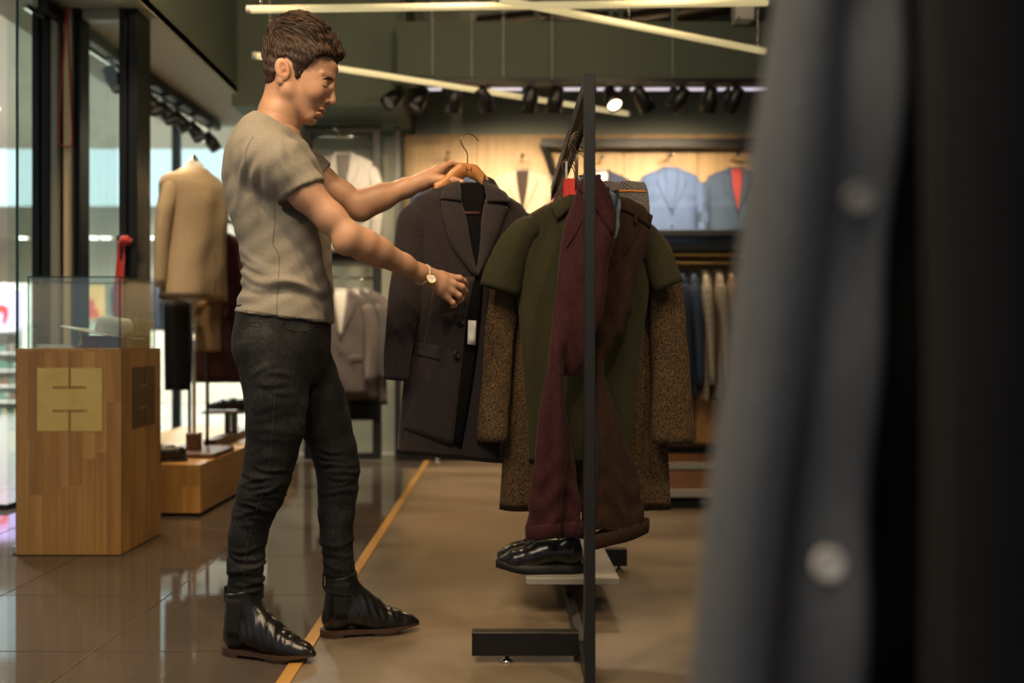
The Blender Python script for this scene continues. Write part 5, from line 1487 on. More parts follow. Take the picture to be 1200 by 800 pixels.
for k, (p0, p1, z) in enumerate(((38, 86, .004), (42, 84, .010), (40, 80, .016))):
    tag(box('white_card', M['paper_white'], PX(p0, 3.95), PX(p1, 3.95), 3.95 + .01 * k, 4.15, PZT + z - .004, PZT + z + .001), ('flat white card at the bottom of the small pile in the glass case', 'flat white card in the middle of the small pile in the glass case', 'flat white card on top of the small pile in the glass case')[k], 'card', 'cards in the glass case')
bw = thing('yellow_bow_tie', P(96.5, 404, 4.05), 'small yellow bow tie standing in the glass case', 'bow tie')
c = Vector((PX(96.5, 4.05), 4.05, PZT + .045))
for s_ in (-1, 1): MB().rings([[c + Vector((s_ * .02 * 0 + .02 * math.cos(a) * k, .012 * math.sin(a), s_ * (.004 + .036 * t))) for a in [2*math.pi*j/14 for j in range(14)]] for t, k in ((0, .25), (.5, .8), (1, 1.0))]).build('wing', M['yellow_silk'], bw, True)
MB().lathe(c + Vector((0, 0, -.008)), [(.004, 0), (.009, .004), (.009, .012), (.004, .016)], 12).build('knot', M['yellow_silk'], bw, True)

# red cord loop and red sash on the window posts
Yc = YW - .012
pts = spline([P(78, -12, Yc), P(76, 40, Yc), P(72, 100, Yc), P(69.5, 150, Yc), P(70, 167, Yc), P(78, 172, Yc), P(84.5, 168, Yc), P(84, 140, Yc), P(81.5, 80, Yc), P(79.5, 30, Yc), P(79, -12, Yc)], 60)
tag(MB().tube(pts, .0048, 7).build('red_lanyard', M['red_cloth'], None, True), 'long red lanyard loop hanging in front of the beige door jamb', 'lanyard')
sa = thing('red_scarf', P(140, 370, YW - .03), 'bright red scarf knotted on the dark window post beside the plinth', 'scarf')
rows = []
for k in range(20):
    t = k / 19; y = 282 + 92 * t; a = 137.5 - 4.5 * smoothstep(0, .8, t); b = 146.5 - 4 * t
    rows.append([P(a + (b - a) * j / 4, y, YW - .035 - .012 * math.sin(j * 1.6 + t * 4)) for j in range(5)])
MB().grid(rows, (0, .004, 0)).build('tail', M['red_cloth'], sa, True)
c = P(147, 282, YW - .03)
MB().lathe(c + Vector((0, 0, -.03)), [(.006, 0), (.028, .012), (.034, .03), (.026, .05), (.008, .058)], 14).build('knot', M['red_cloth'], sa, True)
MB().box(PX(139, YW), PX(150, YW), YW - .03, YW, PZ(306, YW), PZ(276, YW)).build('wall_hook', M['black_metal'], sa, False, .004)

# ================================================================== low oak platform in the window
WX0, WX1, WY0, WY1, WZ = -2.48, -1.59, 4.76, 7.05, .272
pf = thing('window_platform', ((WX0 + WX1) / 2, (WY0 + WY1) / 2, 0), 'low oak platform carrying the window display beside the plinth', 'platform')
MB().box(WX0 + .03, WX1 - .03, WY0 + .03, WY1, 0, WZ - .02).build('core', M['void'], pf)
r2 = random.Random(4)
staves(pf, 'oak', WX0, WX1, .018, WZ - .022, 9, lambda a, b, u, v: (a, b, WY0, WY0 + .02, u, v), r2)
y = WY0 + .02
while y < WY1 - .01:
    y2 = min(WY1, y + r2.uniform(.35, .6)); zc_ = .018 + r2.uniform(.08, .16)
    MB().box(WX1 - .02, WX1, y + .0008, y2 - .0008, .018, zc_).build('stave', M['oak_flat'], pf, False, .0007)
    MB().box(WX1 - .02, WX1, y + .0008, y2 - .0008, zc_ + .001, WZ - .022).build('stave', M['oak_flat'], pf, False, .0007); y = y2
for k in range(8):
    a = WX0 + (WX1 - WX0) * k / 8; b = WX0 + (WX1 - WX0) * (k + 1) / 8
    for u, v in ((WY0, WY0 + .9 + .1 * (k % 3)), (WY0 + .9 + .1 * (k % 3), WY1)):
        MB().box(a + .0008, b - .0008, u + .0008, v - .0008, WZ - .022, WZ).build('plank', M['oak_flat'], pf, False, .0007)

# ================================================================== jackets in general
def jacket(loc, label, mat, rz=0.0, L=.72, W=.215, th=.065, inner='shirt_white', btn='button_dark', nbtn=2, cat='jacket', name='suit_jacket', group=None, with_hanger=True, hang_to=None, vent=False, hl=None, lap=True, hstem=.035, N=40, sleeve=.60, hand=None):
    j = Garment(name, loc, label, cat, group, rz)
    ph = (loc[0] * 13.1 + loc[1] * 7.7) % 6.28
    fold = lambda x, z: .006 * math.sin(x * 34 + ph + 1.5 * math.sin(z * 5 + ph)) * smoothstep(.0, .25, L - z) + .003 * math.sin(z * 25 + x * 18 + ph)
    j.set_rows([(0, -W * .98, W * .98, 0, th * .85), (L - .45, -W * .90, W * .90, 0, th * .95), (L - .30, -W * .90, W * .90, 0, th), (L - .20, -W * .93, W * .93, 0, th), (L - .11, -W, W, 0, th * .9), (L - .075, -W * .95, W * .95, 0, th * .8), (L - .045, -W * .70, W * .70, 0, th * .7), (L - .018, -.085, .085, 0, th * .55), (L, -.062, .062, .01, th * .4)], fold)
    j.body(mat, N=N, nz=22)
    for s_ in (-1, 1):
        j.tubepart('sleeve', mat, [(s_ * W * .86, .0, L - .105), (s_ * (W + .018), -.004, L - .26), (s_ * (W + .028), -.02, L - .42), (s_ * (W + .018), -.04, L - .10 - sleeve)], [.055, .056, .050, .040], [.8, .75, .7, .65], 18, 14, crease=.04)
        if lap:
            A = [(s_ * .052, L - .010), (s_ * .040, L - .16), (s_ * .004, L - .36)]
            B = [(s_ * .098, L - .055), (s_ * .118, L - .145), (s_ * .010, L - .365)]
            j.panel('lapel', mat, A, B, .009, 14, 5, .005, .005)
            j.panel('collar', mat, [(s_ * .050, L + .004), (s_ * .054, L - .05)], [(s_ * .080, L - .014), (s_ * .104, L - .072)], .012, 8, 4, .006, .005)
    if lap: j.panel('shirt_front', inner, [(-.052, L - .005), (-.040, L - .16), (-.004, L - .355)], [(.052, L - .005), (.040, L - .16), (.004, L - .355)], .003, 12, 6, .003)
    for k in range(nbtn): j.button(.004, L - .385 - .10 * k, .010, btn, .006)
    if lap:
        for s_ in (-1, 1): j.panel('pocket_flap', mat, [(s_ * .075, L - .50), (s_ * .074, L - .545)], [(s_ * .165, L - .495), (s_ * .166, L - .54)], .008, 5, 5, .003, sub=j.b)
    if with_hanger:
        hanger((loc[0], loc[1], loc[2] + L + .004), hl or ('wooden hanger inside the ' + label.split(' hanging')[0])[:90], W * .8, .07, rz, stem=hstem, group=group and group + ' hangers')
    return j
fabric('beige_jacket', (.38, .285, .175), (.52, .40, .26), 240, .3, .9, .06)
fabric('grey_jacket', (.22, .215, .20), (.33, .325, .30), 200, .35, .9)
fabric('mauve_jacket', (.105, .088, .085), (.17, .145, .14), 200, .4, .9)
fabric('grey_dark_jacket', (.07, .066, .066), (.12, .112, .11), 200, .4, .9)
fabric('cream_jacket', (.30, .25, .18), (.40, .34, .25), 200, .35, .9)
fabric('navy_jacket', (.022, .030, .055), (.045, .058, .095), 200, .35, .9)
fabric('blue_light_jacket', (.060, .100, .205), (.100, .150, .285), 200, .35, .9)
fabric('blue_mid_jacket', (.034, .055, .095), (.06, .09, .145), 200, .35, .9)
fabric('tan_cloth', (.24, .15, .07), (.34, .22, .11), 200, .35, .9)
fabric('dark_brown_cloth', (.022, .015, .011), (.045, .032, .024), 200, .35, .9)
fabric('black_cloth', (.006, .006, .007), (.014, .014, .015), 200, .35, .9)
fabric('maroon_cloth', (.030, .008, .010), (.055, .016, .018), 200, .35, .9)
m_, nt_, b_ = nodes_of('cream_check')
tc_ = nt_.nodes.new('ShaderNodeTexCoord'); br_ = nt_.nodes.new('ShaderNodeTexBrick'); br_.offset = 0
br_.inputs['Color1'].default_value = (.44, .38, .29, 1); br_.inputs['Color2'].default_value = (.46, .40, .30, 1); br_.inputs['Mortar'].default_value = (.22, .19, .16, 1)
br_.inputs['Scale'].default_value = 14; br_.inputs['Mortar Size'].default_value = .03; br_.inputs['Brick Width'].default_value = .6; br_.inputs['Row Height'].default_value = .8
mp_ = nt_.nodes.new('ShaderNodeMapping'); mp_.inputs['Rotation'].default_value = (math.pi / 2, 0, 0)
nt_.links.new(tc_.outputs['Object'], mp_.inputs[0]); nt_.links.new(mp_.outputs[0], br_.inputs['Vector']); nt_.links.new(br_.outputs[0], b_.inputs['Base Color']); b_.inputs['Roughness'].default_value = .9
mottled('red_paisley', [(.20, .02, .02), (.35, .05, .04)], 40, .8)

# ---- beige jacket on a dress form
fx, fy = PX(226, 5.2), 5.22
df = thing('dress_form', (fx, fy, WZ), 'dress form on a chrome pole with walnut base, wearing the beige jacket', 'dress form')
MB().box(-1.99, -1.60, 5.02, 5.40, WZ, WZ + .028).build('base', M['walnut'], df, False, .003)
MB().box(fx - .036, fx + .036, fy - .036, fy + .036, WZ + .028, WZ + .125).build('pole_socket', M['walnut'], df, False, .003)
MB().cyl((fx, fy, WZ + .125), (fx, fy, 1.30), .011, seg=14).build('pole', M['chrome'], df, True)
MB().lathe((fx, fy, 1.15), [(.03, 0), (.10, .03), (.105, .15), (.10, .30), (.115, .45), (.12, .58), (.10, .68), (.055, .74), (.05, .80), (.03, .815)], 24).build('torso', M['straw_white'], df, True)
MB().lathe((fx, fy, 1.955), [(.012, 0), (.03, .01), (.02, .025), (.012, .04), (.006, .05)], 14).build('neck_cap', M['chrome'], df, True)
bjk = jacket((fx, fy, PZ(351, 5.2)), 'beige jacket buttoned on the dress form in the window', 'beige_jacket', math.radians(-106), L=PZ(197, 5.2) - PZ(351, 5.2), W=.235, th=.155, with_hanger=False, N=48, inner='tan_cloth')
# back vent and cuff buttons
vb = [(.004, bjk.at(.3)[2])]
MB().box(-.0015, .0015, bjk.at(.15)[2] + bjk.at(.15)[3] - .006, bjk.at(.15)[2] + bjk.at(.15)[3] + .004, .01, .26).build('back_vent', M['slot_wood'], bjk.o, local=True)
# folded trousers hung below, on the platform rail behind the form
def flat_trousers(px0, px1, py0, py1, d, mat, label):
    g2 = Garment('hung_trousers', (PX((px0 + px1) / 2, d), d, PZ(py1, d)), label, 'trousers')
    w = (px1 - px0) * d / FPX / 2; h = PZ(py0, d) - PZ(py1, d)
    g2.set_rows([(0, -w * .9, w * 1.0, 0, .028), (h * .5, -w * .95, w * .95, 0, .03), (h, -w, w, 0, .028)], lambda x, z: .007 * math.sin(x * 60 + z * 3)); g2.body(mat, 'cloth', N=36, nz=14)
    return g2
# ---- rail with dark jackets along the window
rl = thing('window_rail', (-1.80, 6.1, WZ), 'dark garment rail on the window platform holding dark jackets', 'garment rail')
RZ2 = 1.72
MB().cyl((-1.80, 5.50, RZ2), (-1.80, 6.75, RZ2), .011, seg=12).build('rail', M['dark_metal'], rl, True)
for y in (5.52, 6.73):
    MB().cyl((-1.80, y, WZ + .02), (-1.80, y, RZ2), .011, seg=12).build('pole', M['dark_metal'], rl, True)
    MB().box(-1.98, -1.66, y - .05, y + .05, WZ, WZ + .02).build('foot', M['walnut'], rl, False, .003)
for k, (mat, d, L, nm) in enumerate((('maroon_cloth', 5.66, .95, 'maroon'), ('dark_brown_cloth', 5.80, .80, 'dark brown'), ('black_cloth', 5.94, .80, 'black'), ('maroon_cloth', 6.08, .82, 'deep maroon'), ('dark_brown_cloth', 6.22, .80, 'brown'), ('black_cloth', 6.36, .80, 'charcoal'))):
    zt = 1.62
    jacket((-1.80, d, zt - L), nm + ' jacket hanging ' + ('first on the window rail behind the dress form', 'second on the window rail, behind the maroon one', 'third on the window rail, among dark ones', 'fourth on the window rail, between charcoal and black', 'fifth on the window rail, before the last', 'last on the window rail, farthest from the dress form')[k],
           mat, math.radians(4 * math.sin(k * 2.1)), L=L, W=.20, th=.045, inner='black_cloth', name='dark_jacket', group='jackets on the window rail', hl='wooden hanger on the window rail holding the ' + nm + ' jacket', hstem=RZ2 - zt - .07, N=32)
flat_trousers(192, 222, 352, 457, 5.42, 'black_cloth', 'black trousers hanging below the beige jacket in the window')
flat_trousers(229, 259, 352, 412, 5.50, 'tan_cloth', 'tan trousers hanging beside the pole below the beige jacket')
# second rail pole that carries those trousers
tp = thing('trouser_bar', (PX(224, 5.46), 5.46, WZ), 'thin dark stand carrying the black and the tan trousers', 'stand')
MB().cyl((PX(222, 5.46), 5.46, WZ), (PX(222, 5.46), 5.46, 1.185), .010, seg=10).build('pole', M['dark_metal'], tp, True)
MB().cyl((PX(190, 5.46), 5.46, 1.18), (PX(262, 5.46), 5.46, 1.18), .007, seg=10).build('bar', M['dark_metal'], tp, True)

# ---- shoes in the window
def low_shoe(loc, rz, label, mat, sole='black_rubber', group=None):
    o = thing('leather_shoe', loc, label, 'shoe', group, rz)
    b = Field((-.02, -.06, .008), (.325, .06, .11), .0045)
    b.ell((.045, 0, .045), (.043, .030, .040), .02)
    b.chain([((.05, 0, .045), .033), ((.12, 0, .048), .034), ((.19, .002, .038), .036), ((.25, .003, .026), .028), ((.285, 0, .024), .014)], .022, flat=((0, 1, 0), 1.1))
    b.ell((.07, 0, .09), (.050, .022, .028), .008, 'sub')
    b.cut((0, 0, .018), (0, 0, -1))
    V, F = b.mesh(); V = relax(V, F, 2); u = np_mesh('upper', V, F, M[mat]); u.parent = o
    rg = []
    for k in range(25):
        x = -.004 + .306 * k / 24; w = interp(x, [-.004, .012, .045, .10, .18, .24, .28, .302], [.005, .024, .035, .032, .041, .038, .024, .004])
        zb_ = 0 if x < .075 else .008
        rg.append([(x, -w, zb_), (x, w, zb_), (x, w, .020), (x, -w, .020)])
    MB().rings(rg).build('sole', M[sole], o, False, local=True)
    return o
mottled('dark_leather', [(.010, .008, .007), (.022, .017, .014)], 20, .3)
sr = thing('shoe_riser', (PX(262, 6.0), 6.05, WZ), 'small low table lifting a shoe in the window, on the oak platform', 'riser')
zr_ = PZ(482, 5.95)
MB().box(PX(236, 5.95), PX(300, 5.95), 5.95, 6.17, zr_ - .016, zr_).build('top', M['walnut'], sr, False, .002)
for px in (262, 270, 292): MB().box(PX(px, 6.0), PX(px, 6.0) + .02, 6.02, 6.10, WZ, zr_ - .016).build('leg', M['black_metal'], sr)
low_shoe((PX(294, 6.05), 6.05, zr_), math.pi, 'black lace-up shoe raised on the small table in the window', 'dark_leather')
low_shoe((PX(219, 4.93), 4.93, WZ), math.pi + .2, 'black leather shoe on the oak platform beside the walnut base', 'dark_leather', group='shoes by the walnut base')
low_shoe((PX(205, 5.0), 5.05 - .02, WZ), math.pi - .1, 'black leather shoe standing half hidden by the plinth on the platform', 'dark_leather', group='shoes by the walnut base')
wb = tag(box('walnut_beam', M['walnut'], -1.84, -1.76, 5.56, 6.68, WZ, WZ + .05, bevel=.003), 'walnut beam lying along the platform under the dark jackets', 'beam')

# ================================================================== rail frame at the back, left of the oak wall
FY = 7.10
bf = thing('steel_jacket_rail', (PX(402, FY), FY, 0), 'tall dark steel frame with two tiers of grey jackets behind the person', 'garment frame')
fz0, fz1 = .01, PZ(147, FY)
for a, b in ((357, 365), (437, 447)): MB().box(PX(a, FY), PX(b, FY), FY - .03, FY + .03, fz0, fz1).build('upright', M['dark_metal'], bf, False, .003)
MB().box(PX(365, FY), PX(437, FY), FY - .03, FY + .03, fz1 - .055, fz1).build('top_bar', M['dark_metal'], bf, False, .003)
MB().box(PX(365, FY), PX(437, FY), FY - .20, FY + .20, PZ(309, FY), PZ(299, FY)).build('shelf', M['black_metal'], bf, False, .003)
MB().box(PX(365, FY), PX(437, FY), FY - .03, FY + .03, fz0, PZ(530, FY)).build('bottom_bar', M['dark_metal'], bf, False, .003)
for z in (PZ(160, FY) , PZ(326, FY)): MB().cyl((PX(365, FY), FY, z), (PX(437, FY), FY, z), .010, seg=10).build('rail', M['chrome'], bf, True)
for z in (PZ(160, FY), PZ(326, FY)): MB().cyl((PX(400, FY), FY - .30, z), (PX(400, FY), FY, z), .008, seg=10).build('peg', M['chrome'], bf, True)
jacket((PX(403, FY - .24), FY - .24, PZ(298, FY - .24)), 'pale grey jacket hanging in the upper tier of the steel frame', 'grey_jacket', L=PZ(178, 6.86) - PZ(298, 6.86), W=.225, inner='grey_dark_jacket', hl='wooden hanger holding the pale grey jacket in the steel frame')
for k, (px, d, mat, lab) in enumerate(((400, 6.76, 'mauve_jacket', 'mauve-grey jacket hanging foremost in the lower tier of the steel frame'), (414, 6.92, 'grey_dark_jacket', 'dark grey jacket hanging between two others in the lower tier of the steel frame'), (425, 7.04, 'mauve_jacket', 'mauve jacket hanging last in the lower tier, against the frame upright'))):
    L = PZ(338, d) - PZ(462 + 6 * k, d)
    jacket((PX(px, d), d, PZ(462 + 6 * k, d)), lab, mat, L=L, W=.20, th=.05, inner='shirt_white', hl='wooden hanger holding the ' + lab.split(' hanging')[0] + ' in the steel frame', group='jackets in the lower tier')
flat_trousers(404, 446, 440, 492, 7.0, 'black_cloth', 'black trousers hanging under the mauve jackets in the steel frame')

# ================================================================== suits against the oak wall
WYW = 7.40
wr_ = thing('suit_bar', (PX(760, 7.2), 7.2, PZ(167, 7.2)), 'dark wall bar bracket over the blue suits on the oak wall', 'wall bar')
MB().box(PX(634, 7.2), 3.3, 7.17, 7.23, PZ(173, 7.2), PZ(163, 7.2)).build('bar', M['dark_metal'], wr_, False, .003)
MB().bar((PX(637, 7.2), 7.2, PZ(168, 7.2)), (PX(650, 7.36), 7.36, PZ(206, 7.36)), .05, .05).build('strut', M['dark_metal'], wr_, False, .003)
MB().box(PX(645, 7.36), PX(657, 7.36), 7.34, 7.397, PZ(215, 7.36), PZ(200, 7.36)).build('wall_plate', M['dark_metal'], wr_, False, .003)
MB().box(2.6, 2.66, 7.2, 7.397, PZ(173, 7.2), PZ(163, 7.2)).build('wall_plate', M['dark_metal'], wr_, False, .003)
def peg(px, py, d, label):
    o = thing('coat_peg', (PX(px, d), d, PZ(py, d)), label, 'peg', 'pegs on the oak wall')
    MB().cyl((PX(px, d), WYW, PZ(py, d)), (PX(px, d), d - .05, PZ(py, d)), .009, seg=10).build('pin', M['brass'], o, True)
    MB().lathe((PX(px, d), d - .05, PZ(py, d) - .016), [(.004, 0), (.014, .005), (.017, .016), (.014, .027), (.004, .032)], 14).build('knob', M['chrome'], o, True)
for k, (px, py, mat, inner, lab, red) in enumerate(((525, 181, 'navy_jacket', 'black_cloth', 'dark navy jacket hanging on the oak wall behind the overcoat', 0), (612, 184, 'cream_jacket', 'dark_brown_cloth', 'cream jacket with dark waistcoat hanging on the oak wall', 0),
        (704, 186, 'navy_jacket', 'shirt_white', 'navy jacket hanging on the oak wall, half hidden by the rack', 0), (785, 183, 'blue_light_jacket', 'blue_light_jacket', 'light blue suit jacket with matching waistcoat hanging on the oak wall', 0), (862, 183, 'blue_mid_jacket', 'red_paisley', 'mid blue jacket with red waistcoat hanging on the oak wall', 1))):
    d = 7.22
    peg(px, py, d, 'brass peg with round knob holding the ' + lab.split(' hanging')[0])
    zt = PZ(py + 13, d); L = .70
    jacket((PX(px, d), d, zt - L), lab, mat, L=L, W=.235, th=.075, inner=inner, hl='wooden hanger holding the ' + lab.split(' hanging')[0], hstem=PZ(py, d) - zt - .055, nbtn=2)
# two-tier shelf bars and brass rails
un = thing('suit_rail_unit', (PX(860, 6.95), 6.95, 0), 'dark two-bar unit with brass rails under the blue suits', 'garment unit')
x0u, x1u = PX(655, 6.95), 3.3
MB().box(x0u, x1u, 6.55, 7.05, PZ(277, 6.6), PZ(270, 6.6)).build('shelf', M['dark_metal'], un, False, .003)
MB().box(x0u, x1u, 6.60, 7.05, PZ(294, 6.62), PZ(284, 6.62)).build('shelf', M['dark_metal'], un, False, .003)
for z, y in ((PZ(298.5, 6.7), 6.7), (PZ(308, 6.75), 6.75)): MB().cyl((x0u, y, z), (x1u, y, z), .012, seg=12).build('rail', M['brass'], un, True)
for x in (x0u + .02, x1u - .05): MB().box(x, x + .03, 6.9, 6.96, 0, PZ(270, 6.6)).build('upright', M['dark_metal'], un, False, .003)
MB().box(x0u, x1u, 6.98, 7.38, .12, .62).build('drawer_body', M['walnut'], un, False, .004)
for k in range(5): MB().box(x0u + .02 + k * .52, x0u + .52 + k * .52, 6.965, 6.98, .15, .59).build('drawer_front', M['oak_flat'], un, False, .003)
MB().box(x0u, x1u, 7.0, 7.38, 0, .12).build('plinth', M['void'], un)
cols = [('blue_mid_jacket', 'steel blue'), ('navy_jacket', 'navy'), ('blue_mid_jacket', 'slate blue'), ('cream_check', 'cream checked'), ('cream_jacket', 'plain cream'), ('tan_cloth', 'tan'), ('tan_cloth', 'camel'), ('grey_dark_jacket', 'charcoal')]
for k, (mat, nm) in enumerate(cols):
    px = 782 + 14.5 * k; d = 6.75; zt = PZ(317, d); L = .93 if k < 3 else .97
    jacket((PX(px, d), d, zt - L), nm + (' jacket hanging edge-on from the brass rail under the suits', ' jacket hanging edge-on between steel blue and slate blue ones', ' jacket hanging edge-on beside the cream checked one', ' jacket hanging edge-on between slate blue and plain cream ones', ' jacket hanging edge-on beside the checked one', ' jacket hanging edge-on next to the plain cream one', ' jacket hanging edge-on between tan and charcoal ones', ' jacket hanging edge-on at the end past the camel one')[k],
           mat, math.radians(85 + 3 * math.sin(k * 1.7)), L=L, W=.205, th=.034, name='rail_jacket', group='jackets on the brass rail', hl='wooden hanger on the brass rail holding the ' + nm + ' jacket', hstem=PZ(308, 6.75) - zt - .04, nbtn=1, N=32, sleeve=.74)
# low pale platforms in front of it
for k, (y0, y1, z1, lab) in enumerate(((4.97, 5.75, .105, 'low pale display platform on a dark recessed base, out on the concrete floor'), (5.95, 6.50, .125, 'low pale display platform behind the other one, under the brass rail'))):
    o = thing('floor_platform', (PX(900, y0), y0, 0), lab, 'platform')
    xa = PX(742, y0)
    MB().box(xa, 2.9, y0 + .012, y1, z1 - .040, z1).build('slab', M['walnut'], o, False, .004)
    MB().box(xa, 2.9, y0, y0 + .012, z1 - .040, z1 + .004).build('lip', M['shelf_white'], o, False, .003)
    MB().box(xa + .03, 2.85, y0 + .04, y1 - .04, 0, z1 - .040).build('base', M['void'], o)
# dark base rail at the foot of the oak wall
kb = tag(box('foot_rail', M['black_metal'], PX(470, 7.1), PX(640, 7.1), 7.07, 7.15, 0, PZ(530, 7.1), bevel=.003), 'black foot rail along the bottom of the oak wall', 'foot rail')
ub = thing('display_post', (PX(467, 7.1), 7.1, 0), 'black post with foot at the end of the oak wall', 'post')
MB().box(PX(463, 7.1), PX(470, 7.1), 7.07, 7.15, 0, PZ(150, 7.1)).build('post', M['dark_metal'], ub, False, .003)
sb = thing('sign_foot', (PX(513, 6.9), 6.9, 0), 'short chrome stand foot on the concrete beside the wooden strip', 'stand foot')
MB().lathe((PX(513, 6.9), 6.9, 0), [(.005, 0), (.03, 0), (.032, .01), (.014, .02), (.012, .10), (.02, .11), (.018, .16), (.006, .165)], 16).build('foot', M['chrome'], sb, True)
# ================================================================== lamps
def tube_lamp(a, b, label, r=.019, wires=()):
    o = thing('tube_light', (Vector(a) + Vector(b)) / 2, label, 'tube light')
    a, b = Vector(a), Vector(b); t = (b - a).normalized()
    MB().cyl(a, b, r, seg=16).build('diffuser', M['tube_glow'], o, True)
    MB().cyl(a - t * .02, a, r * 1.04, seg=16).build('end_cap', M['white_paint'], o, True)
    MB().cyl(b, b + t * .02, r * 1.04, seg=16).build('end_cap', M['white_paint'], o, True)
    for w in wires:
        p = a.lerp(b, w); MB().cyl(p, (p.x, p.y, 3.898), .0018, seg=6).build('wire', M['white_paint'], o)
        MB().lathe(p + Vector((0, 0, r * .9)), [(.003, 0), (.006, .004), (.006, .03), (.003, .034)], 8).build('wire_grip', M['chrome'], o, True)
    return o
def at_z(px, py, z): return P(px, py, (z - CAMZ) * FPX / (HY - py))
tube_lamp(at_z(294, 11, 2.70), at_z(900, 2.5, 2.70), 'horizontal glowing tube light hanging above the person', wires=(.02, .52, .98))
tube_lamp(at_z(300, 65, 2.66), at_z(735, 133, 2.66), 'slanting tube light that runs behind the person\'s head under the spot track', wires=(.03, .42, .97))
tube_lamp(at_z(584, -1, 2.70), at_z(896, 60, 2.70), 'slanting tube light hanging before the olive beam', wires=(.45, .97))

def spot(pivot, aim, label, lit, power, group, color=(1.0, .72, .42), r=.040, L=.13, angle=50, drop=.05, name='track_spot'):
    pivot = Vector(pivot); o = thing(name, pivot, label, 'spotlight', group)
    MB().box(pivot.x - .035, pivot.x + .035, pivot.y - .015, pivot.y + .015, pivot.z - .018, pivot.z).build('adapter', M['dark_plastic'], o, False, .003)
    MB().cyl(pivot + Vector((0, 0, -.018)), pivot + Vector((0, 0, -drop)), .007, seg=8).build('arm', M['chrome'], o, True)
    c = pivot + Vector((0, 0, -drop - .012)); t = (Vector(aim) - c).normalized()
    h0 = c - t * L * .35
    q = t.to_track_quat('Z', 'Y').to_matrix(); seg = 20
    prof = [(.6, 0), (.78, .03), (.80, .25), (1.0, .42), (1.0, 1.0), (.90, 1.0), (.84, .90)]
    MB().rings([[h0 + q @ Vector((r * a * math.cos(2*math.pi*j/seg), r * a * math.sin(2*math.pi*j/seg), L * z)) for j in range(seg)] for a, z in prof], True, False).build('head', M['dark_plastic'], o, True)
    hd_ = o.children[-1] if o.children[-1].name.startswith('head') else [c for c in o.children if c.name.startswith('head')][0]
    MB().rings([[h0 + q @ Vector((r * a * math.cos(2*math.pi*j/seg), r * a * math.sin(2*math.pi*j/seg), L * z)) for j in range(seg)] for a, z in ((.84, .90), (.80, .88))]).build('lens', M['lamp_face' if lit else 'lamp_face_dim'], hd_)
    if power > 0:
        l = bpy.data.lights.new('spot_lamp', 'SPOT'); l.energy = power; l.color = color; l.spot_size = math.radians(angle); l.spot_blend = .7; l.shadow_soft_size = .035
        lo = bpy.data.objects.new('spot_lamp', l); COL.objects.link(lo); lo.parent = o
        lo.location = h0 + t * (L * 1.05) - pivot; lo.rotation_euler = (-t).to_track_quat('Z', 'Y').to_euler()
    return o
# track under the beam with eleven spots
TY, TZ = 6.24, 2.735
trk = thing('light_track', (PX(670, TY), TY, TZ), 'black light track hanging under the olive beam', 'light track')
MB().box(PX(468, TY), 3.3, TY - .018, TY + .018, TZ - .022, TZ + .010).build('rail', M['black_metal'], trk, False, .002)
MB().box(PX(440, TY), PX(500, TY), TY - .03, TY + .03, TZ + .010, TZ + .022).build('feed_box', M['black_metal'], trk, False, .002)
for px in (553, 590, 647, 788): MB().cyl((PX(px, TY), TY, TZ + .008), (PX(px, TY), TY, 3.898), .0020, seg=6).build('wire', M['white_paint'], trk)
names = ['first spot on the beam track, above the steel frame', 'second spot on the beam track, tilted to the steel frame', 'third spot on the beam track, hanging upright', 'fourth spot on the beam track, tilted away with a pale lens',
         'fifth spot on the beam track, over the cream jacket', 'sixth spot on the beam track, left of the rack upright', 'seventh spot on the beam track, bright lens right of the rack upright', 'eighth spot on the beam track, tilted over the light blue suit',
         'ninth spot on the beam track, turned towards the navy jacket', 'tenth spot on the beam track, hanging upright over the blue suits', 'eleventh spot on the beam track, over the jacket with red waistcoat']
tilt = [(-.25, -.30), (-.15, -.12), (-.03, .10), (.16, .20), (-.06, .10), (-.06, .05), (.07, -.25), (.22, .15), (-.22, .10), (-.03, .10), (-.14, .15)]
for k, (px, nm, (tx_, ty_)) in enumerate(zip((465, 493, 532, 566, 622, 652, 716, 751, 798, 832, 862), names, tilt)):
    x = PX(px, TY); lit = k in (3, 6, 7)
    aim = (x + tx_ * 2.2, TY + ty_ * 2.0 + (1.0 if k not in (0, 6) else -.4), 1.6 if k not in (0, 6) else .9)
    if k < 2: aim = (-1.15, 6.95, 1.7 - .5 * k)
    head = spot((x, TY, TZ - .022), (x + tx_, TY + ty_, TZ - .022 - .40), nm, lit, 0, 'spots on the beam track', r=.056, L=.175, drop=.075)
    l = bpy.data.lights.new('spot_lamp', 'SPOT'); l.energy = 34; l.color = (1.0, .76, .50); l.spot_size = math.radians(105); l.spot_blend = .9; l.shadow_soft_size = .04
    lo = bpy.data.objects.new('spot_lamp', l); COL.objects.link(lo); lo.parent = head
    p = Vector((x + tx_ * .5, TY + ty_ * .5, TZ - .26)); lo.location = p - Vector(head.location)
    lo.rotation_euler = (p - Vector(aim)).to_track_quat('Z', 'Y').to_euler()
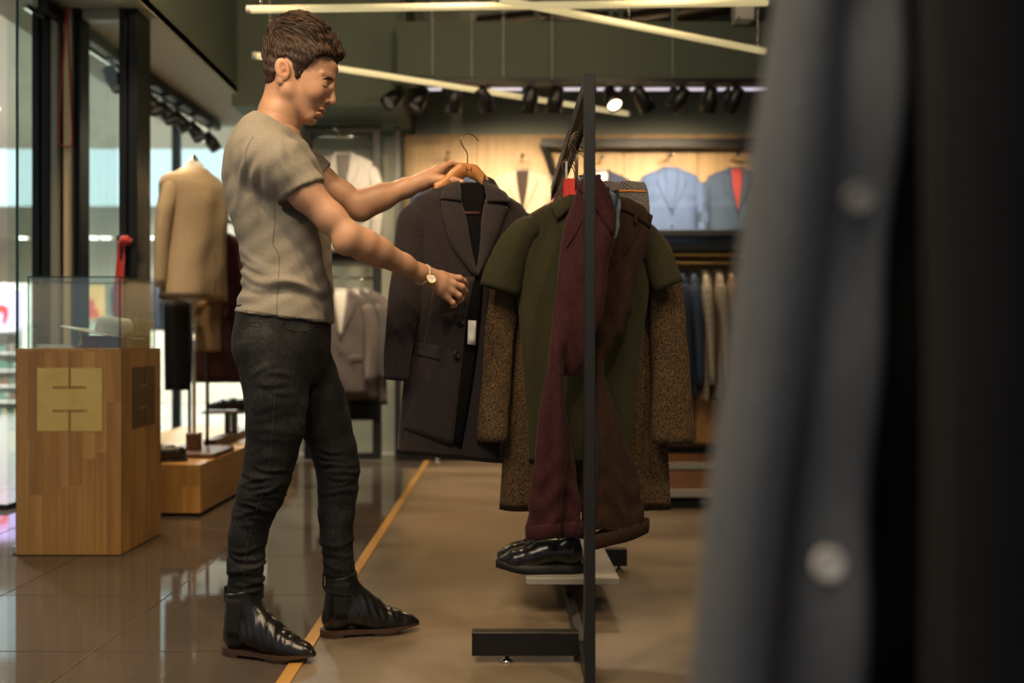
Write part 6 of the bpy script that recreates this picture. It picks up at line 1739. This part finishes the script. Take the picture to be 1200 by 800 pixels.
# track along the window
a, b = Vector((-2.42, 4.75, 2.70)), Vector((-2.34, 7.45, 2.70))
wtk = thing('light_track', (a + b) / 2, 'grey light track running along the window ceiling', 'light track')
MB().bar(a, b, .05, .06).build('rail', M['dark_metal'], wtk, False, .003)
MB().bar(a + Vector((-.09, 0, -.01)), b + Vector((-.09, 0, -.01)), .03, .03).build('rail', M['chrome'], wtk, False, .003)
for k, y in enumerate((5.05, 5.55, 5.85, 6.1, 6.35, 6.6, 6.9, 7.25)):
    x = a.lerp(b, (y - a.y) / (b.y - a.y)).x
    spot((x, y, 2.67), (x + .9, y - .25 * math.sin(k * 2.3), 1.2), ('window track spot alone beside the left window post', 'window track spot first past the dark post', 'window track spot second past the dark post', 'window track spot in the middle of the cluster', 'window track spot after the middle of the cluster', 'window track spot near the end of the cluster', 'window track spot last but one above the beige jacket', 'window track spot at the far end by the back wall')[k],
         False, 60 if k in (0, 1, 3, 5) else 0, 'spots on the window track', r=.05, L=.15, angle=75, drop=.10)
# ceiling track over the aisle (above the frame): lights the person and the rack
at_ = thing('light_track', (0, 2.0, 2.95), 'black light track above the aisle', 'light track')
MB().box(-1.5, 2.2, 1.58, 1.62, 2.95, 2.98).build('rail', M['black_metal'], at_)
for x in (-1.4, 2.1): MB().cyl((x, 1.6, 2.98), (x, 1.6, 3.898), .002, seg=6).build('wire', M['white_paint'], at_)
for x, aim, pw, lab in ((-1.15, (-.70, 2.7, 1.2), 60, 'aisle track spot aimed at the person'), (-.35, (-.35, 2.8, .8), 40, 'aisle track spot aimed at the overcoat'), (.75, (.10, 2.9, .9), 44, 'aisle track spot aimed at the rack'), (1.7, (.9, 4.2, 0), 55, 'aisle track spot aimed at the concrete floor')):
    spot((x, 1.6, 2.95), aim, lab, True, pw, 'spots on the aisle track', angle=56)
# second track farther in, unseen; beam, wall and dress-form spots added for brightness
bt_ = thing('light_track', (0, 4.3, 3.05), 'black light track over the middle of the shop', 'light track')
MB().box(-1.9, 2.2, 4.28, 4.32, 3.05, 3.08).build('rail', M['black_metal'], bt_)
for x in (-1.8, 2.1): MB().cyl((x, 4.3, 3.08), (x, 4.3, 3.898), .002, seg=6).build('wire', M['white_paint'], bt_)
for x, aim, pw, lab in ((-1.75, (-1.75, 4.3, .3), 75, 'middle track spot aimed at the plinth'), (-.95, (-.7, 2.9, 1.3), 40, 'middle track spot aimed back at the person'), (-1.55, (-1.8, 5.3, 1.3), 60, 'added middle track spot brightening the dress form'), (-.2, (-.6, 6.4, 3.0), 23, 'added middle track fill spot washing the olive beam'), (.9, (1.0, 6.4, 3.0), 23, 'added middle track fill spot washing the beam above the suits'), (-1.4, (-1.5, 6.6, 3.0), 20, 'added middle track fill spot washing the olive wall'), (.35, (.3, 3.2, .2), 34, 'middle track spot aimed at the shelf'), (1.4, (.8, 5.0, 0), 40, 'middle track spot aimed at the pale platforms')):
    spot((x, 4.3, 3.05), aim, lab, True, pw, 'spots on the middle track', angle=62 if 'washing' not in lab else 120)

# ================================================================== shops across the mall
plain('screen_purple', (.5, .4, .8), .3, emit=(.62, .50, .95), estr=1.1)
plain('poster_orange', (.7, .35, .12), .5, emit=(1.0, .52, .22), estr=.7)
plain('poster_red', (.6, .05, .04), .5, emit=(.75, .10, .06), estr=.6)
plain('shop_white', (.75, .74, .68), .5)
plain('goods_a', (.70, .62, .40), .5); plain('goods_b', (.20, .45, .36), .5); plain('goods_c', (.62, .60, .56), .5); plain('goods_d', (.35, .22, .14), .5)
d = 12.0
sh = thing('shop_shelving', (PX(5, d), d, 0), 'white shop shelving packed with small goods across the mall', 'shelving')
for py in (387, 412, 432, 450, 468, 488): MB().box(PX(-40, d), PX(34, d), d - .2, d + .3, PZ(py, d) - .03, PZ(py, d)).build('shelf', M['shop_white'], sh)
MB().box(PX(-40, d), PX(34, d), d + .3, d + .35, 0, PZ(330, d)).build('back_panel', M['shop_white'], sh)
for px in (-40, 33): MB().box(PX(px, d), PX(px, d) + .03, d - .2, d + .3, 0, PZ(380, d)).build('side', M['shop_white'], sh)
rg_ = random.Random(2)
for r_, py in enumerate((412, 432, 450, 468, 488)):
    for k in range(9):
        px = -6 + 4.2 * k; z = PZ(py, d); h = rg_.uniform(.07, .13); m_ = rg_.choice(['goods_a', 'goods_b', 'goods_c', 'goods_d'])
        o = MB().lathe((PX(px, d), d - .12, z), [(.016, 0), (.018, h * .7), (.008, h * .8), (.008, h)], 10).build('bottle', M[m_], None, True)
        tag(o, {'goods_a': 'small yellow', 'goods_b': 'small green', 'goods_c': 'small grey', 'goods_d': 'small brown'}[m_] + ' bottle on the ' + ('top', 'second', 'third', 'fourth', 'lowest')[r_] + ' shelf across the mall', 'bottle', 'bottles across the mall')
ps = thing('shop_screen', (PX(0, 11.7), 11.7, PZ(384, 11.7)), 'purple lit screen with a red shape above the shop shelving', 'screen')
MB().box(PX(-30, 11.7), PX(27, 11.7), 11.70, 11.74, PZ(384, 11.7), PZ(340, 11.7)).build('panel', M['screen_purple'], ps)
c = PZ(366, 11.69)
MB().prism([(PX(x, 11.69), PZ(y, 11.69)) for x, y in ((-8, 380), (-8, 362), (-2, 357), (5, 357), (9.5, 361), (9.5, 370), (6, 380), (3, 380), (4, 368), (1, 365), (-3, 368), (-4, 380))], 11.68, 11.70).build('red_shape', M['poster_red'], ps)
MB().box(PX(-30, 11.7), PX(-28, 11.7), 11.70, 11.78, PZ(388, 11.7), PZ(340, 11.7)).build('bracket', M['shop_white'], ps)
po_ = thing('shop_poster', (PX(108, 15), 15.0, PZ(374, 15)), 'orange lit poster with a red figure in a shop across the mall', 'poster')
MB().box(PX(94, 15), PX(122, 15), 15.0, 15.05, PZ(374, 15), PZ(334, 15)).build('panel', M['poster_orange'], po_)
MB().prism([(PX(x, 14.99), PZ(y, 14.99)) for x, y in ((100, 372), (102, 362), (106, 360), (104, 356), (105, 351), (109, 350), (111, 354), (110, 360), (114, 362), (117, 372))], 14.97, 15.0).build('figure', M['poster_red'], po_)
MB().box(PX(104, 15), PX(110, 15), 15.05, 15.2, 0, PZ(340, 15)).build('stand', M['shop_white'], po_)
struct('mall_shop_counter', M['mall_wall_paint'], PX(60, 14.5), PX(300, 14.5), 14.4, 15.0, 0, PZ(386, 14.5))
for k in range(7):
    px = 143 + 7 * k; d = 10.5; mat = ['navy_jacket', 'black_cloth', 'blue_mid_jacket', 'navy_jacket', 'maroon_cloth', 'navy_jacket', 'black_cloth'][k]
    jacket((PX(px, d) + .045 * k, d + .1 * k, 1.08), ['navy', 'black', 'blue', 'deep navy', 'maroon', 'dark navy', 'jet black'][k] + ' jacket hanging in the shop across the mall', mat, math.radians(88), L=.62, W=.19, th=.03, with_hanger=False, N=24, name='far_jacket', group='jackets across the mall', nbtn=0, lap=False, inner='black_cloth', sleeve=.5)
fr_ = thing('far_rail', (PX(160, 10.8), 10.8, 0), 'thin rail carrying dark jackets across the mall', 'garment rail')
MB().bar((PX(136, 10.45), 10.45, 1.70), (PX(206, 11.25), 11.25, 1.70), .02, .02).build('rail', M['chrome'], fr_)
for p in ((PX(136, 10.45), 10.45), (PX(206, 11.25), 11.25)): MB().cyl((p[0], p[1], 0), (p[0], p[1], 1.70), .012, seg=8).build('pole', M['chrome'], fr_, True)
